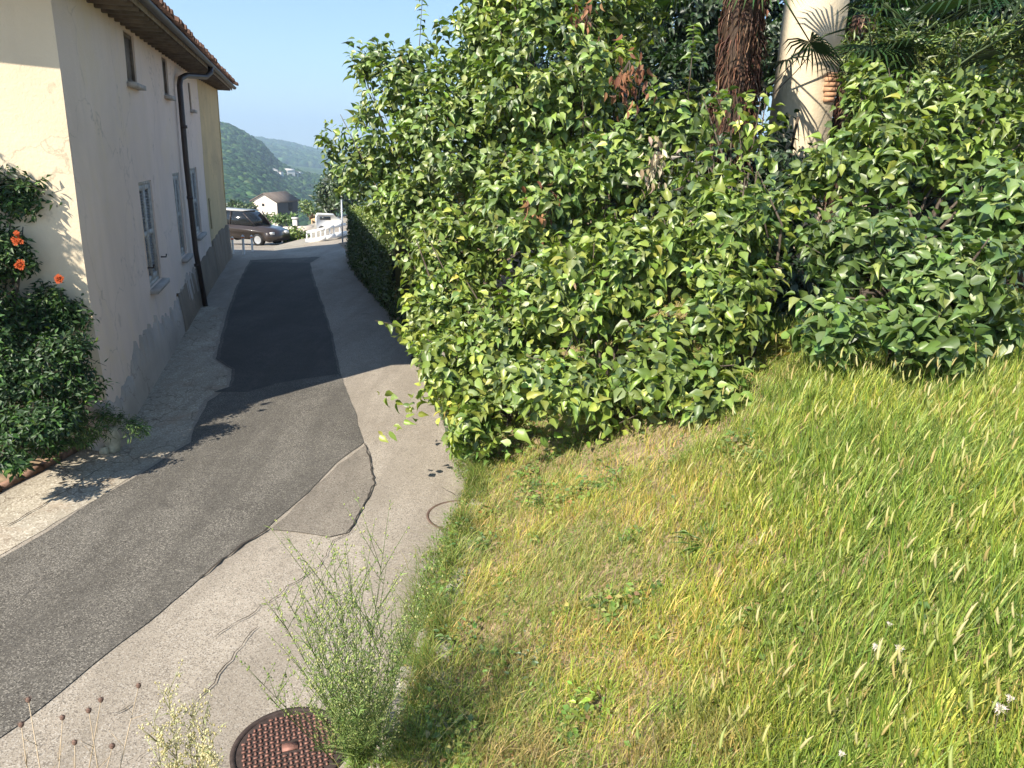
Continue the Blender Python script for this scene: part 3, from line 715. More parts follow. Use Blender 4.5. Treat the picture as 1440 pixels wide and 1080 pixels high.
# withered sprays
def dead_spray(px, py, d_, n, lb, cols, spread=.16, hang=.5):
    c = at(px, py, d_); PPx = c+RNG.normal(0, 1, (n, 3))*V(spread, spread*.5, spread*1.3); A = nrm(RNG.normal(0, .5, (n, 3))+V(0, 0, -1.2)); Nx = RNG.normal(size=(n, 3))
    L = RNG.uniform(.06, .13, n); root = empty('withered_branch', c, lb, 'dead branch', 'withered branches in the shrubs')
    leaves('foliage', PPx, A, Nx, L, L*.5, pal(n, cols, [1]*len(cols)), M['palmfib'], root)
    mb = MB()
    for k in range(8): mb.tube([c+V(0, .1, spread*1.6), c+V(random.gauss(0, spread*.6), 0, 0), c+V(random.gauss(0, spread), 0, -spread*1.5)], .004, 4)
    mb.build('stem', M['bark'], root)
BR = [(.20, .09, .045), (.28, .14, .07), (.13, .06, .035)]
dead_spray(885, 108, 7.4, 60, 'rusty brown withered spray hanging in the middle shrub', BR, .10)
dead_spray(760, 285, 7.8, 45, 'small brown withered twig cluster low in the middle shrub', BR, .10)
dead_spray(822, 25, 8.6, 30, 'small brown withered spray near the top of the middle shrub', BR, .08)
dead_spray(925, 228, 7.2, 40, 'pale withered leaves in the shrub below the palm', [(.5, .42, .3), (.35, .28, .18)], .10)

# clipped hedge along the lane
hp = [(-2.55, 15.2), (-3.35, 17.6), (-4.25, 20.2), (-4.98, 22.5)]
n = 16000; t_ = RNG.random(n); seg = np.array(hp); tt = t_*3; k = np.clip(tt.astype(int), 0, 2); f = (tt-k)[:, None]; base = seg[k]*(1-f)+seg[k+1]*f
face = RNG.choice(3, n, p=[.5, .42, .08]); w_ = np.where(face == 0, 0.0+RNG.normal(0, .03, n), RNG.uniform(0, 1.3, n)); z_ = np.where(face == 1, 1.75+RNG.normal(0, .035, n), RNG.uniform(.35, 1.75, n))
bulge = .07*(fbm(base[:, 1]*1.2, z_*1.5, 40)-.5)*2
PPx = np.stack([base[:, 0]+w_*.94-bulge, base[:, 1]+w_*.33, z_+.25*t_*0+bulge*.5], 1)
PPx[face == 2] = np.stack([seg[-1, 0]+RNG.uniform(0, 1.3, n), seg[-1, 1]+.02*RNG.normal(size=n)+.1, z_], 1)[face == 2]
hed = empty('clipped_hedge', (-3.7, 19, .3), 'clipped yellow green hedge running along the lane behind the shrubs', 'hedge')
on = np.where((face == 1)[:, None], V(0, 0, 1), V(-.93, -.3, .3))+RNG.normal(0, .4, (n, 3)); L = RNG.uniform(.06, .10, n)
hcol = pal(n, [(.20, .26, .04), (.26, .31, .05), (.12, .18, .03)], (3, 2, 2)); hcol[face == 0] = pal((face == 0).sum(), [(.10, .15, .03), (.07, .11, .025)], (1, 1))  # lane-facing leaves coloured darker to paint in that side's shade
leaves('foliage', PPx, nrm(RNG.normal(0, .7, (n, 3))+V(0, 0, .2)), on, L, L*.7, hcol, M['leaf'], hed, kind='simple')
mb = MB()
for k in range(24):
    a = seg[0]+(seg[-1]-seg[0])*k/23; mb.tube([(a[0]+.5, a[1]+.2, .2), (a[0]+.55, a[1]+.2, .9), (a[0]+.4, a[1]+.2, 1.5)], [.03, .02, .01], 5)
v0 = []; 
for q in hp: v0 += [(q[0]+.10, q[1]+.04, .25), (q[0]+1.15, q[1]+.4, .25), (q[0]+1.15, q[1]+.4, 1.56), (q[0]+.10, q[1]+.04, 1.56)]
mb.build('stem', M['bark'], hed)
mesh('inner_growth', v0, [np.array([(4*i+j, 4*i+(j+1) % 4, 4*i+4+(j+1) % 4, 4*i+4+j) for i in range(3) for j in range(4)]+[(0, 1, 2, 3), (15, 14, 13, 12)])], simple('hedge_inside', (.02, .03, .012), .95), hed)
# ivy on the wall foot under the hedge
n = 5200; yy = RNG.uniform(8.5, 22.6, n); zz = RNG.uniform(.02, 1.0, n)**1.0*(.35+.65*vn(yy*1.3, yy*0, 50)); xx = edge(yy)-.04-.10*RNG.random(n)+.05
L = RNG.uniform(.06, .11, n)
o = leaves('ivy', np.stack([xx, yy, zz], 1), nrm(RNG.normal(0, .5, (n, 3))+V(0, 0, -.7)), V(-.9, -.3, .35)+RNG.normal(0, .3, (n, 3)), L, L*.85, pal(n, [(.05, .09, .025), (.08, .12, .035), (.13, .12, .06)], (3, 2, 1)), M['vine'], loc=(-1.5, 12, .3), kind='simple')
tag(o, 'ragged ivy over the wall foot on the right side of the lane', 'ivy')

# ------------------------------------------------------------------ vine on the house front
def vblob(px, py, d, rx, ry, rd=None): return blob(px, py, d, rx, ry, rd)
vb = [vblob(20, 268, 7.85, 58, 44, .35), vblob(-15, 245, 7.85, 50, 34, .3), vblob(-30, 330, 8.0, 90, 95, .45), vblob(0, 350, 7.8, 66, 45, .3), vblob(52, 440, 8.1, 70, 52, .4), vblob(15, 520, 7.7, 100, 70, .5), vblob(92, 510, 7.8, 58, 60, .4), vblob(40, 590, 7.4, 80, 45, .4), vblob(-60, 480, 7.6, 110, 150, .6), vblob(82, 566, 7.9, 42, 32, .25), vblob(60, 618, 7.5, 50, 24, .25), vblob(8, 640, 7.0, 45, 22, .25)]
VG = [(.035, .08, .02), (.055, .12, .025), (.022, .055, .015), (.11, .19, .03)]
vine = shrub('trumpet_vine', 'dense dark climber with orange flowers on the front of the pink house', 'vine', vb, (-5.6, 7.5, 0), 170, cols=VG, w=(4, 3, 3, .8), Ls=(.055, .10), wr=.72, nstem=2, seed=31, clump=.32, droop=.5, mat='vine', kind='simple', nl=12, sl=.34, inner=.45)
def vlight(px, py, d_, n_, spread, mode=0):
    c = at(px, py, d_); P_ = c+RNG.normal(0, 1, (n_, 3))*V(spread, .06, spread*.7); L = RNG.uniform(.05, .09, n_)
    return P_, L
# loose twigs reaching beyond the mass
PPx, LLx = [], []; mbv = MB()
for (x0, y0, x1, y1, d_) in [(20, 245, 5, 222, 8.2), (10, 250, 38, 236, 8.2), (60, 400, 88, 395, 8.2), (95, 500, 150, 515, 8.0), (100, 520, 130, 470, 8.0), (60, 310, 72, 330, 8.3), (50, 360, 78, 388, 8.3), (110, 550, 160, 540, 8.0), (60, 440, 108, 425, 8.1), (70, 480, 112, 500, 8.1)]:
    a = at(x0, y0, d_); b_ = at(x1, y1, d_); mbv = MB(); mbv.tube([a, (a+b_)/2+V(0, 0, .04), b_], [.006, .004, .002], 4); mbv.build('tendril', M['bark'], vine)
    for k in range(16):
        PPx.append(a+(b_-a)*(k/15)+RNG.normal(0, .02, 3)); LLx.append(random.uniform(.04, .08))
PPx = np.array(PPx); LLx = np.array(LLx); nv = len(PPx)
leaves('tendril_leaf', PPx, nrm(RNG.normal(0, .7, (nv, 3))+V(0, 0, -.2)), RNG.normal(0, .4, (nv, 3))+V(.2, -.8, .6), LLx, LLx*.6, pal(nv, VG, (3, 3, 1, 1)), M['vine'], vine, kind='lance')['kind'] = 'stuff'
def flower(px, py, d_, s):
    c = at(px, py, d_); mb = MB()
    for k in range(9):
        a = random.uniform(0, 6.28); e = V(math.cos(a)*.7, -.4+.3*math.sin(a), math.sin(a)*.4-.15); e /= np.linalg.norm(e); e *= s*random.uniform(.7, 1.2)
        mb.tube([c, c+e*.5, c+e*.85, c+e], [.006, .010, .014, .022], 6, tint=(.42, random.uniform(.06, .11), .02), cap=False)
        q = c+e; 
        for j in range(5):
            t = j*1.2566; w = V(math.cos(t), 0, math.sin(t))*.028; w2 = V(math.cos(t+.8), 0, math.sin(t+.8))*.028; mb.add([q, q+w+e*.1, q+w2+e*.1], [(0, 1, 2)], (.50, .10, .03))
    mb.build('flower', M['petal'], vine, tint=True)
flower(28, 336, 7.5, .055); flower(30, 372, 7.6, .035); flower(84, 392, 7.7, .03)
# green tuft and boundary stone at the corner
vb = [vblob(116, 600, 8.1, 34, 24, .15), vblob(186, 600, 8.25, 24, 20, .14), vblob(150, 582, 8.5, 28, 16, .1), vblob(98, 618, 7.8, 28, 14, .12)]
shrub('corner_weed', 'leafy green tuft around the small stone at the corner of the house', 'weed', vb, (-4.65, 7.95, 0), 220, cols=[(.06, .12, .03), (.09, .16, .04), (.16, .20, .06)], w=(3, 2, 1), Ls=(.05, .09), wr=.6, nstem=0, seed=33, mat='vine', kind='lance', nl=9, sl=.2, hole=0)
p = gz(160, 634); mb = MB(); stone(mb, p+V(0, 0, .12), (.075, .075, .18), 12, 10, 9); stone(mb, p+V(-.06, -.08, .03), (.05, .05, .05), 13, 8, 7)
tag(mb.build('boundary_stone', M['stone_l'], loc=p), 'small pale upright stone at the foot of the house corner', 'stone')
# unseen slender tree, added left of the frame to cast shade on the lane
tr = empty('shade_tree', (-6.35, 6.45, 0), 'unseen slender tree added to shade the lane', 'tree')
tb = [dict(c=V(-6.35, 6.45, z), r=V(.42, .42, .8), dens=1.0) for z in (3.15, 4.1)]
PPx, AAx, NNx, LLx, GGx, tips = shoots(tb, 60, 9, (.08, .13), None, .5, .2, .3, .35, facing=1.0)
leaves('foliage', PPx, AAx, NNx, LLx, LLx*.6, pal(len(LLx), VG, (3, 3, 1, 1)), M['vine'], tr, kind='simple')
mb = MB(); mb.tube([(-6.35, 6.45, 0), (-6.35, 6.45, 2.2), (-6.35, 6.45, 4.4)], [.12, .09, .03], 8); mb.build('trunk', M['bark'], tr)

# ------------------------------------------------------------------ cream pillar, palms
c0 = at(1130, 130, 10.8); px_ = c0[0]; py_ = c0[1]; zb = float(T(px_, py_))-.1
pil = empty('plastered_pillar', (px_, py_, zb), 'sunlit cream plastered pillar showing between the palm trunks', 'pillar')
mb = MB()
vs = []; 
for z in np.linspace(zb, 7.2, 24):
    w = .36+.02*(vn(z*1.5, 0, 3)-.5)
    for (a, b) in ((-1, -1), (1, -1), (1, 1), (-1, 1)): vs.append((px_+a*w, py_+b*.3+.04*a, z))
mb.add(vs, [(4*i+j, 4*i+(j+1) % 4, 4*i+4+(j+1) % 4, 4*i+4+j) for i in range(23) for j in range(4)])
mb.build('wall', M['plaster_f'], pil)
mb = MB()
q0 = at(1156, 118, 10.5)
for r_ in range(6):
    mb.box((px_+.26+(.012 if r_ % 2 else 0), py_-.276, q0[2]-.20+r_*.065), (.10-.03*abs(r_-3)/3, 0, 0), (0, .03, 0), (0, 0, .029))
mb.build('brickwork', M['brick'], pil)
mb = MB(); t0 = at(1118, 175, 10.3); mb.tube([t0+V(0, 0, -.9), t0+V(.0, 0, -.2), t0+V(.03, 0, .1)], .02, 6); tag(mb.build('garden_stake', M['bark'], loc=t0), 'thin dark stake in front of the cream pillar', 'stake')
mb = MB()
for a, b in (((1085, 118), (1150, 48)), ((1088, 132), (1152, 62))):
    A_1 = at(*a, 9.4); B_1 = at(*b, 9.6); mb.tube([A_1, (A_1+B_1)/2+V(.0, 0, -.03), B_1], .006, 4)
tag(mb.build('wire', M['pipe'], loc=A_1), 'pair of thin dark wires crossing the cream pillar', 'wire')
def palm(px, py, d_, lb, rad, h_crown, nf, skirt, seed, st=(.7, 1.15)):
    rr = random.Random(seed); b0 = at(px, py, d_); z0 = float(T(b0[0], b0[1])); root = empty('fan_palm', (b0[0], b0[1], z0), lb, 'palm', 'fan palms behind the shrubs'); x, y = b0[0], b0[1]
    mb = MB(); zs = np.linspace(z0-.05, h_crown, 14); mb.tube([(x+.04*math.sin(z), y, z) for z in zs], [rad*(.9+.15*rr.random()) for z in zs], 12, tint=(.07, .045, .03)); mb.build('trunk', M['palmfib'], root, tint=True)
    # fibre shag
    n = skirt; th = RNG.uniform(0, 2*PI, n); z = RNG.uniform(z0+.8, h_crown, n); R0 = rad*RNG.uniform(.9, 1.15, n)
    P_ = np.stack([x+R0*np.cos(th), y+R0*np.sin(th), z], 1); A = np.stack([np.cos(th)*.45, np.sin(th)*.45, -1+0*th], 1)+RNG.normal(0, .25, (n, 3)); L = RNG.uniform(.12, .34, n)
    leaves('fibre', P_, A, np.stack([np.cos(th), np.sin(th), .3+0*th], 1), L, L*.13, pal(n, [(.14, .07, .045), (.22, .11, .07), (.07, .035, .025), (.30, .2, .13)], (3, 2, 3, .6), .25), M['palmfib'], root, kind='lance')
    for k in range(nf):
        fan(root, V(x, y, h_crown+rr.uniform(-.25, .35)), rr.uniform(0, 2*PI), rr.uniform(-.6, .5), rr.uniform(*st), rr)
    return root
def fan(root, c, az, el, stem, rr, size=.62, cols=((.03, .065, .02), (.05, .095, .025), (.02, .045, .018))):
    d = V(math.cos(az)*math.cos(el), math.sin(az)*math.cos(el), math.sin(el)); e = c+d*stem+V(0, 0, -.25*stem)
    side = np.cross(d, UP); side /= np.linalg.norm(side); n = np.cross(side, d); mb = MB()
    mb.tube([c, (c+e)/2+V(0, 0, .08), e], [.016, .012, .008], 5, tint=(.06, .09, .03))
    m = 26; col = cols[rr.randrange(len(cols))]
    for k in range(m):
        t = (k/(m-1)-.5)*2*2.0; ld = d*math.cos(t)+side*math.sin(t)
        L = size*(.75+.25*math.cos(t*.6))*rr.uniform(.92, 1.05); w = side*math.cos(t)*.016-d*math.sin(t)*.016; cc = tuple(q*rr.uniform(.75, 1.3) for q in col)
        p0, p1, p2, p3 = e, e+ld*L*.4+n*.01, e+ld*L*.75-UP*.05*L, e+ld*L-UP*.28*L
        mb.add([p0, p1+w, p1-w, p2+w*.8, p2-w*.8, p3, p1-n*.012, p2-n*.010], [(0, 1, 6), (0, 6, 2), (1, 3, 7, 6), (6, 7, 4, 2), (3, 5, 7), (7, 5, 4)], cc)
    mb.build('frond', M['vine'], root, tint=True)
pm = palm(1042, 60, 9.2, 'fan palm with shaggy red brown trunk at the top of the photo', .21, 5.9, 10, 2200, 1)
pm2 = palm(1212, 40, 9.9, 'fan palm with thin black trunk just right of the cream pillar', .11, 5.3, 10, 500, 2)
rr = random.Random(9)
pm3 = palm(1500, 60, 7.6, 'fan palm whose fronds reach in from the top right corner', .13, 5.35, 30, 500, 3, st=(.8, 1.9))
pm4 = palm(1240, -20, 11.2, 'fan palm behind the yellow green clump with fronds along the top edge', .10, 5.5, 12, 300, 4)

# ------------------------------------------------------------------ manhole covers
def manhole(p, lb, filled):
    root = empty('manhole_cover', (p[0], p[1], 0), lb, 'manhole cover')
    mb = MB(); prof = [(.335, .017), (.335, .022), (.305, .022), (.305, .014)] if not filled else [(.335, .017), (.335, .0195), (.310, .0195), (.310, .017)]
    mb.lathe((p[0], p[1], 0), prof, 64); mb.build('rim', simple('old_rim', (.13, .085, .065)) if filled else M['iron_d'], root)
    mb = MB(); mb.lathe((p[0], p[1], 0), [(.0, .017), (.3049 if not filled else .3099, .017)], 64); mb.build('plate', M['mid_road' if filled else 'iron_d'] if not filled else M['road'], root)
    if not filled:
        mb = MB(); st = .032; c, s = math.cos(.35), math.sin(.35); k = 10
        for i in range(-k, k+1):
            for j in range(-k, k+1):
                u, w = i*st, j*st
                if math.hypot(u, w) > .285 or (abs(i) <= 1 and abs(j) <= 1) or (i == 5 and j == -2): continue
                dx, dy = ((.0125, .006) if (i+j) % 2 else (.006, .0125))
                mb.box((p[0]+u*c-w*s, p[1]+u*s+w*c, .021), (dx*c, dx*s, 0), (-dy*s, dy*c, 0), (0, 0, .0035))
        mb.box((p[0], p[1], .021), (.045*c, .045*s, 0), (-.03*s, .03*c, 0), (0, 0, .003))
        mb.build('tread', M['iron'], root)
manhole(gz(408, 1054), 'round rusty iron manhole cover with studs at the bottom of the lane', False)
manhole(gz(648, 727), 'round manhole cover filled with asphalt beside the grass bank', True)

# ------------------------------------------------------------------ grass
def blades(name, P_, h, w, az, lean, col, loc, label):
    n = len(P_); lv = V(0, .38, .72, 1.0)
    d = np.stack([np.cos(az), np.sin(az), 0*az], 1); side = np.stack([-np.sin(az+.6), np.cos(az+.6), 0*az], 1)
    vs = []
    for i, t in enumerate(lv):
        c = P_+d*(lean*h*t*t)[:, None]+V(0, 0, 1)*(h*(t-.28*lean*t*t))[:, None]
        ww = w*(1, .85, .55, 0)[i]
        if i < 3: vs += [c-side*ww[:, None], c+side*ww[:, None]]
        else: vs.append(c)
    v = np.stack(vs, 1); off = (np.arange(n)*7)[:, None, None]
    q = (np.array([(0, 1, 3, 2), (2, 3, 5, 4)])[None]+off).reshape(-1, 4); t3 = (np.array([(4, 5, 6)])[None]+off).reshape(-1, 3)
    tt = np.repeat(col[:, None], 7, 1)*V(.75, .75, .95, .95, 1.05, 1.05, 1.1)[None, :, None]
    return mesh(name, v.reshape(-1, 3), [q, t3], M['grass'], None, loc, tt.reshape(-1, 3))
def scatter(n, x0, x1, y0, y1):
    out = []; c = 0
    while c < n:
        y = RNG.uniform(y0, y1, n); x = RNG.uniform(x0, x1, n); d = np.hypot(x, y)
        k = (x > edge(y)-.02) & (RNG.random(n) < np.minimum(1, (2.2/np.maximum(d, .5))**.9)) & (np.abs(x) < .95*y+1.0) & ~((np.hypot(x, y) < .8))
        out.append(np.stack([x[k], y[k]], 1)); c += k.sum()
    o_ = np.concatenate(out)[:n]; return o_[:, 0], o_[:, 1]
def lush(x, y):
    # tall green growth on the right, short dry sward at the left and by the shrubs
    m = sst(.2, 1.5, x-.28*(y-2.5)+1.1*(fbm(x*.8, y*.8, 61)-.5)); return m
nB = 200000
x, y = scatter(nB, -.8, 8, .9, 9.5)
lu = lush(x, y); dry = sst(.42, .62, fbm(x*1.3+4, y*1.3, 71)); bare = fbm(x*1.1, y*1.1+20, 81)
bx = np.exp(-(((x-1.1)/1.1)**2+((y-6.0)/.6)**2)); keep = (bare+.5*bx < .70) | (RNG.random(nB) < .40+.6*lu)
x, y, lu, dry = x[keep], y[keep], lu[keep], dry[keep]; n = len(x)
tall = RNG.random(n); clump = vn(x*9, y*9, 95)*.6+vn(x*22, y*22, 96)*.4
h = (.06+.13*RNG.random(n)**1.5)*(1-lu)+(.10+.20*tall**1.3)*lu; h *= (.45+.95*clump)*(.75+.5*fbm(x*2.5, y*2.5, 91)); h[(y > 6)] *= .8
cg = pal(n, [(.19, .27, .045), (.27, .34, .06), (.13, .20, .038), (.36, .40, .085), (.48, .43, .16)], (3, 3, 2, 1.5, .5), .15)
cd = pal(n, [(.29, .31, .075), (.40, .37, .13), (.20, .25, .055), (.52, .43, .20), (.40, .29, .11)], (3, 2.5, 2.5, 1.2, .8), .15)
fr = np.clip(.40+.6*lu+.35*(1-dry)-.1, 0, 1); pick = RNG.random(n) < fr
col = np.where(pick[:, None], cg, cd)*V(1.17, 1.13, 1.0)
hu = fbm(x*1.9+50, y*1.9, 151); col = col*(1+(np.clip((hu-.44)*2.6, -.22, .5))[:, None]*V(.5, .26, .1))*(.82+.5*clump)[:, None]
rp = .65*sst(.64, .72, fbm(x*2.2+70, y*2.2, 161))*(1-.8*lu); col = col*(1-rp[:, None])+col[:, [0]]*V(1.25, .85, .38)*rp[:, None]
tz = T(x, y)
o = blades('grass', np.stack([x, y, tz-.01], 1), h, RNG.uniform(.0014, .0036, n)*(1+.8*lu*RNG.random(n)), RNG.uniform(0, 2*PI, n), RNG.uniform(.1, 1.0, n)*(1-.45*lu)+.1, col, (1.5, 3.5, 1.0), '')
tag(o, 'mixed green and straw coloured grass on the terrace', 'grass', kind='stuff')
# trailing small-leaved ground plants in the short sward
n = 75000; x, y = scatter(n, -.8, 6, 1.2, 8.8); lu = lush(x, y); c1 = fbm(x*1.7+30, y*1.7, 101); k = (lu < .75) & (c1 > .42) | (RNG.random(n) < .12); x, y = x[k], y[k]; n = len(x)
cl = vn(x*5, y*5, 171); L = RNG.uniform(.014, .034, n)*(.7+1.0*sst(.55, .8, cl))
o = leaves('ground_cover', np.stack([x, y, T(x, y)+RNG.uniform(.0, .05, n)+.07*sst(.55, .8, cl)*RNG.random(n)], 1), nrm(RNG.normal(0, 1, (n, 3))*V(1, 1, .3)), V(0, -.2, 1)+RNG.normal(0, .35, (n, 3)), L, L*1.0, pal(n, [(.15, .25, .045), (.23, .32, .06), (.10, .18, .04), (.38, .36, .11), (.38, .22, .09)], (3, 3, 2, 1.4, .5)), M['grass'], loc=(1, 4, .8), kind='simple')
tag(o, 'tiny creeping leaves between the short grass', 'ground cover', kind='stuff')
# straw stalks lying about
n = 5000; x, y = scatter(n, -.8, 6, 1.2, 9); k = lush(x, y) < .9; x, y = x[k], y[k]; n = len(x)
o = blades('dry_stalk', np.stack([x, y, T(x, y)+.01], 1), RNG.uniform(.08, .24, n), RNG.uniform(.0009, .0018, n), RNG.uniform(0, 2*PI, n), RNG.uniform(.4, 1.5, n), pal(n, [(.50, .42, .24), (.40, .30, .16), (.34, .32, .14)], (2, 1, 1)), (1, 4, .8), '')
tag(o, 'dry straw stalks scattered through the short grass', 'dry grass', kind='stuff')
# growth spilling over the wall edge
n = 15000; y = RNG.uniform(1.5, 7.9, n); wv = (.03+.20*fbm(y*2.2, y*0, 131)+.12*(vn(y*6, y*0, 133)-.3))*(1-.97*sst(5.7, 6.3, y)*(1-sst(7.1, 7.5, y))); u = RNG.random(n)**.8; x = edge(y)+.22-u*(.22+wv*1.2); z0 = np.where(x > edge(y)+.02, T(edge(y)+.25, y)-.02, (T(edge(y)+.2, y))*RNG.uniform(.05, 1.0, n))
col = pal(n, [(.20, .29, .05), (.28, .36, .07), (.13, .21, .04), (.42, .38, .13), (.30, .22, .09)], (3, 3, 2, 1.6, .6))
az = RNG.normal(PI, 1.0, n); gap = vn(y*3.2, y*0, 137) > .22; x, y, z0, col, az = x[gap], y[gap], z0[gap], col[gap], az[gap]; n = len(x)
o = blades('grass', np.stack([x, y, z0], 1), RNG.uniform(.04, .17, n)*(.6+.8*vn(y*5, x*5, 139)), RNG.uniform(.0016, .0034, n), az, RNG.uniform(.4, 1.6, n), col, (-.4, 4, .4), '')
tag(o, 'ragged grass spilling over the wall edge towards the lane', 'grass', kind='stuff')
n = 11000; y = RNG.uniform(1.5, 8.2, n); wv = (.04+.22*fbm(y*2.0, y*0, 141))*(1-.97*sst(5.7, 6.3, y)*(1-sst(7.1, 7.5, y))); x = edge(y)+.12-RNG.random(n)*(.12+wv); z0 = T(edge(y)+.25, y)*RNG.uniform(.0, 1.05, n)+.02; L = RNG.uniform(.015, .04, n)
o = leaves('ground_cover', np.stack([x, y, z0], 1), nrm(RNG.normal(0, 1, (n, 3))+V(-.5, 0, -.2)), V(-.5, -.3, .8)+RNG.normal(0, .35, (n, 3)), L, L*.8, pal(n, [(.15, .24, .045), (.23, .31, .06), (.10, .17, .04), (.38, .34, .11)], (3, 3, 2, 1)), M['grass'], loc=(-.4, 4, .3), kind='simple')
tag(o, 'small leaved creepers hanging down the low wall', 'ground cover', kind='stuff')
# foxtail seed heads
mb_v = []; mb_t = []; nf = 1300
x, y = scatter(nf*2, .3, 7, 1.3, 7.5); k = RNG.random(len(x)) < .12+.95*lush(x, y); x, y = x[k][:nf], y[k][:nf]
fx = MB()
for xi, yi in zip(x, y):
    z0 = float(T(xi, yi)); hh_ = random.uniform(.16, .36)*(.8 if yi > 5.5 else 1); a = random.uniform(0, 6.28); l = random.uniform(.02, .09); top = V(xi+l*math.cos(a), yi+l*math.sin(a), z0+hh_)
    fx.tube([(xi, yi, z0), (xi+l*.35*math.cos(a), yi+l*.35*math.sin(a), z0+hh_*.6), top], [.0013, .0011, .0009], 3, tint=(.22, .26, .07), cap=False)
    d = V(math.cos(a)*.35, math.sin(a)*.35, 1); d /= np.linalg.norm(d); Lh = random.uniform(.04, .085); r = Lh*.07
    c = random.choice([(.50, .50, .17), (.58, .54, .21), (.42, .47, .15), (.55, .44, .17), (.62, .56, .28)])
    fx.tube([top, top+d*Lh*.2, top+d*Lh*.6+V(.1, 0, 0)*Lh*.3, top+d*Lh+V(.25, 0, -.05)*Lh*.6], [r*.6, r*1.1, r, r*.25], 5, tint=c, cap=False)
    for b in range(18):
        q = top+d*Lh*random.uniform(.05, .95); th = random.uniform(0, 6.28); e = V(math.cos(th), math.sin(th), 1.1)*r*2.4; w = V(-math.sin(th), math.cos(th), 0)*.0008
        fx.add([q-w, q+w, q+e], [(0, 1, 2)], tuple(v_*1.15 for v_ in c))
tag(fx.build('foxtail_grass', M['grass'], loc=(2.5, 3.5, 1.4), tint=True), 'yellow foxtail seed heads standing over the tall grass', 'grass', kind='stuff')

# tufts of coarser weeds
def rosette(px, py, lb, n, Ls, cols, spread=.12, name='broad_weed', zoff=.05, wr=.55, kind='ovate', h=.12):
    p = terr(px, py); P_ = p+RNG.normal(0, 1, (n, 3))*V(spread, spread, .0)+np.stack([0*np.arange(n), 0*np.arange(n), RNG.uniform(.0, h, n)], 1)
    A = nrm((P_-p)*V(1, 1, 0)/max(spread, .01)+RNG.normal(0, .4, (n, 3))*V(1, 1, .3)+V(0, 0, .35)); L = RNG.uniform(*Ls, n)
    root = empty(name, p, lb, 'weed'); leaves('foliage', P_, A, V(0, -.2, 1)+RNG.normal(0, .3, (n, 3)), L, L*wr, pal(n, cols, [1]*len(cols)), M['leaf'], root, kind=kind)
    mb = MB()
    for k in range(6): mb.tube([p-V(0, 0, .02), p+V(random.gauss(0, spread*.5), random.gauss(0, spread*.5), h*.7)], [.004, .002], 4)
    mb.build('stem', M['bark'], root); return root
LG = [(.10, .19, .035), (.14, .24, .045), (.08, .15, .03)]
rosette(700, 655, 'broad leaved green weed at the corner of the grass bank under the shrub', 60, (.06, .11), LG, .13, h=.22, wr=.8)
rosette(740, 618, 'leafy yellow green weed under the left shrub beside the bare soil', 50, (.05, .09), [(.2, .26, .05), (.13, .2, .04)], .15, h=.15, wr=.8)
rosette(870, 675, 'low green weed on the bare soil patch', 60, (.03, .06), LG, .12, h=.08)
rosette(690, 770, 'green weed clump near the edge of the bank above the lane', 80, (.03, .06), LG, .14, h=.10)
rosette(660, 910, 'light green weed at the lower left of the bank', 60, (.03, .06), LG, .10, h=.10)
rosette(850, 995, 'bright yellow green weed low in the middle of the grass', 55, (.025, .05), [(.30, .42, .05), (.22, .34, .05)], .07, h=.09)
rosette(770, 940, 'grey green weed patch in the middle of the short grass', 60, (.02, .045), [(.09, .14, .06), (.13, .18, .08)], .11, h=.07)
rosette(1000, 770, 'narrow leaved dark weed at the border of tall and short grass', 50, (.10, .18), LG, .05, h=.05, wr=.12, kind='lance')
rosette(770, 715, 'tuft of blade like leaves on the dry bank', 26, (.10, .18), LG, .04, h=.05, wr=.14, kind='lance')
rosette(1120, 505, 'straw coloured tuft at the foot of the gap between the shrubs', 120, (.12, .26), [(.35, .28, .08), (.22, .18, .06), (.15, .15, .04)], .14, h=.12, wr=.08, kind='lance')
# white clover like flowers
def clover():
    root = empty('white_flower', (0, 0, 0), '', 'flower', 'white flowers in the tall grass'); mb = MB(); mb.tube([(0, 0, -.2), (.004, 0, -.1), (0, 0, 0)], [.0016, .0014, .0012], 5); mb.build('stem', M['bark'], root)
    P_ = np.zeros((46, 3))+V(0, 0, .006); d = nrm(RNG.normal(size=(46, 3))+V(0, 0, .3)); L = RNG.uniform(.011, .018, 46)
    leaves('head', P_, d, nrm(RNG.normal(size=(46, 3))), L, L*.8, pal(46, [(.80, .74, .66), (.70, .60, .52)], (3, 1), .05), M['petal'], root, kind='lance'); return root
proto = clover(); spots = [(1250, 880, 'topmost of the three white flowers close together in the tall grass', .9), (1231, 912, 'white flower at the left of the close trio in the tall grass', 1.1), (1264, 915, 'white flower at the right of the close trio in the tall grass', 1.2),
       (1405, 1000, 'pinkish white flower near the bottom right corner', 1.5), (1420, 985, 'small white flower touching the pinkish one near the bottom right corner', 1.0), (1436, 872, 'white flower cut by the right edge of the photo', 1.2), (1183, 1062, 'pale withered flower near the bottom edge in the tall grass', .9)]
for i_, (px, py, lb, sc) in enumerate(spots):
    if i_ == 0: r_ = proto
    else:
        r_ = proto.copy(); C.objects.link(r_)
        for ch in list(proto.children): c_ = ch.copy(); C.objects.link(c_); c_.parent = r_
    p = terr(px, py); q = CAM+(p-CAM)*(1-.22/np.linalg.norm(p-CAM)); r_.location = [float(v_) for v_ in q]; r_.scale = (sc,)*3; r_['label'] = lb

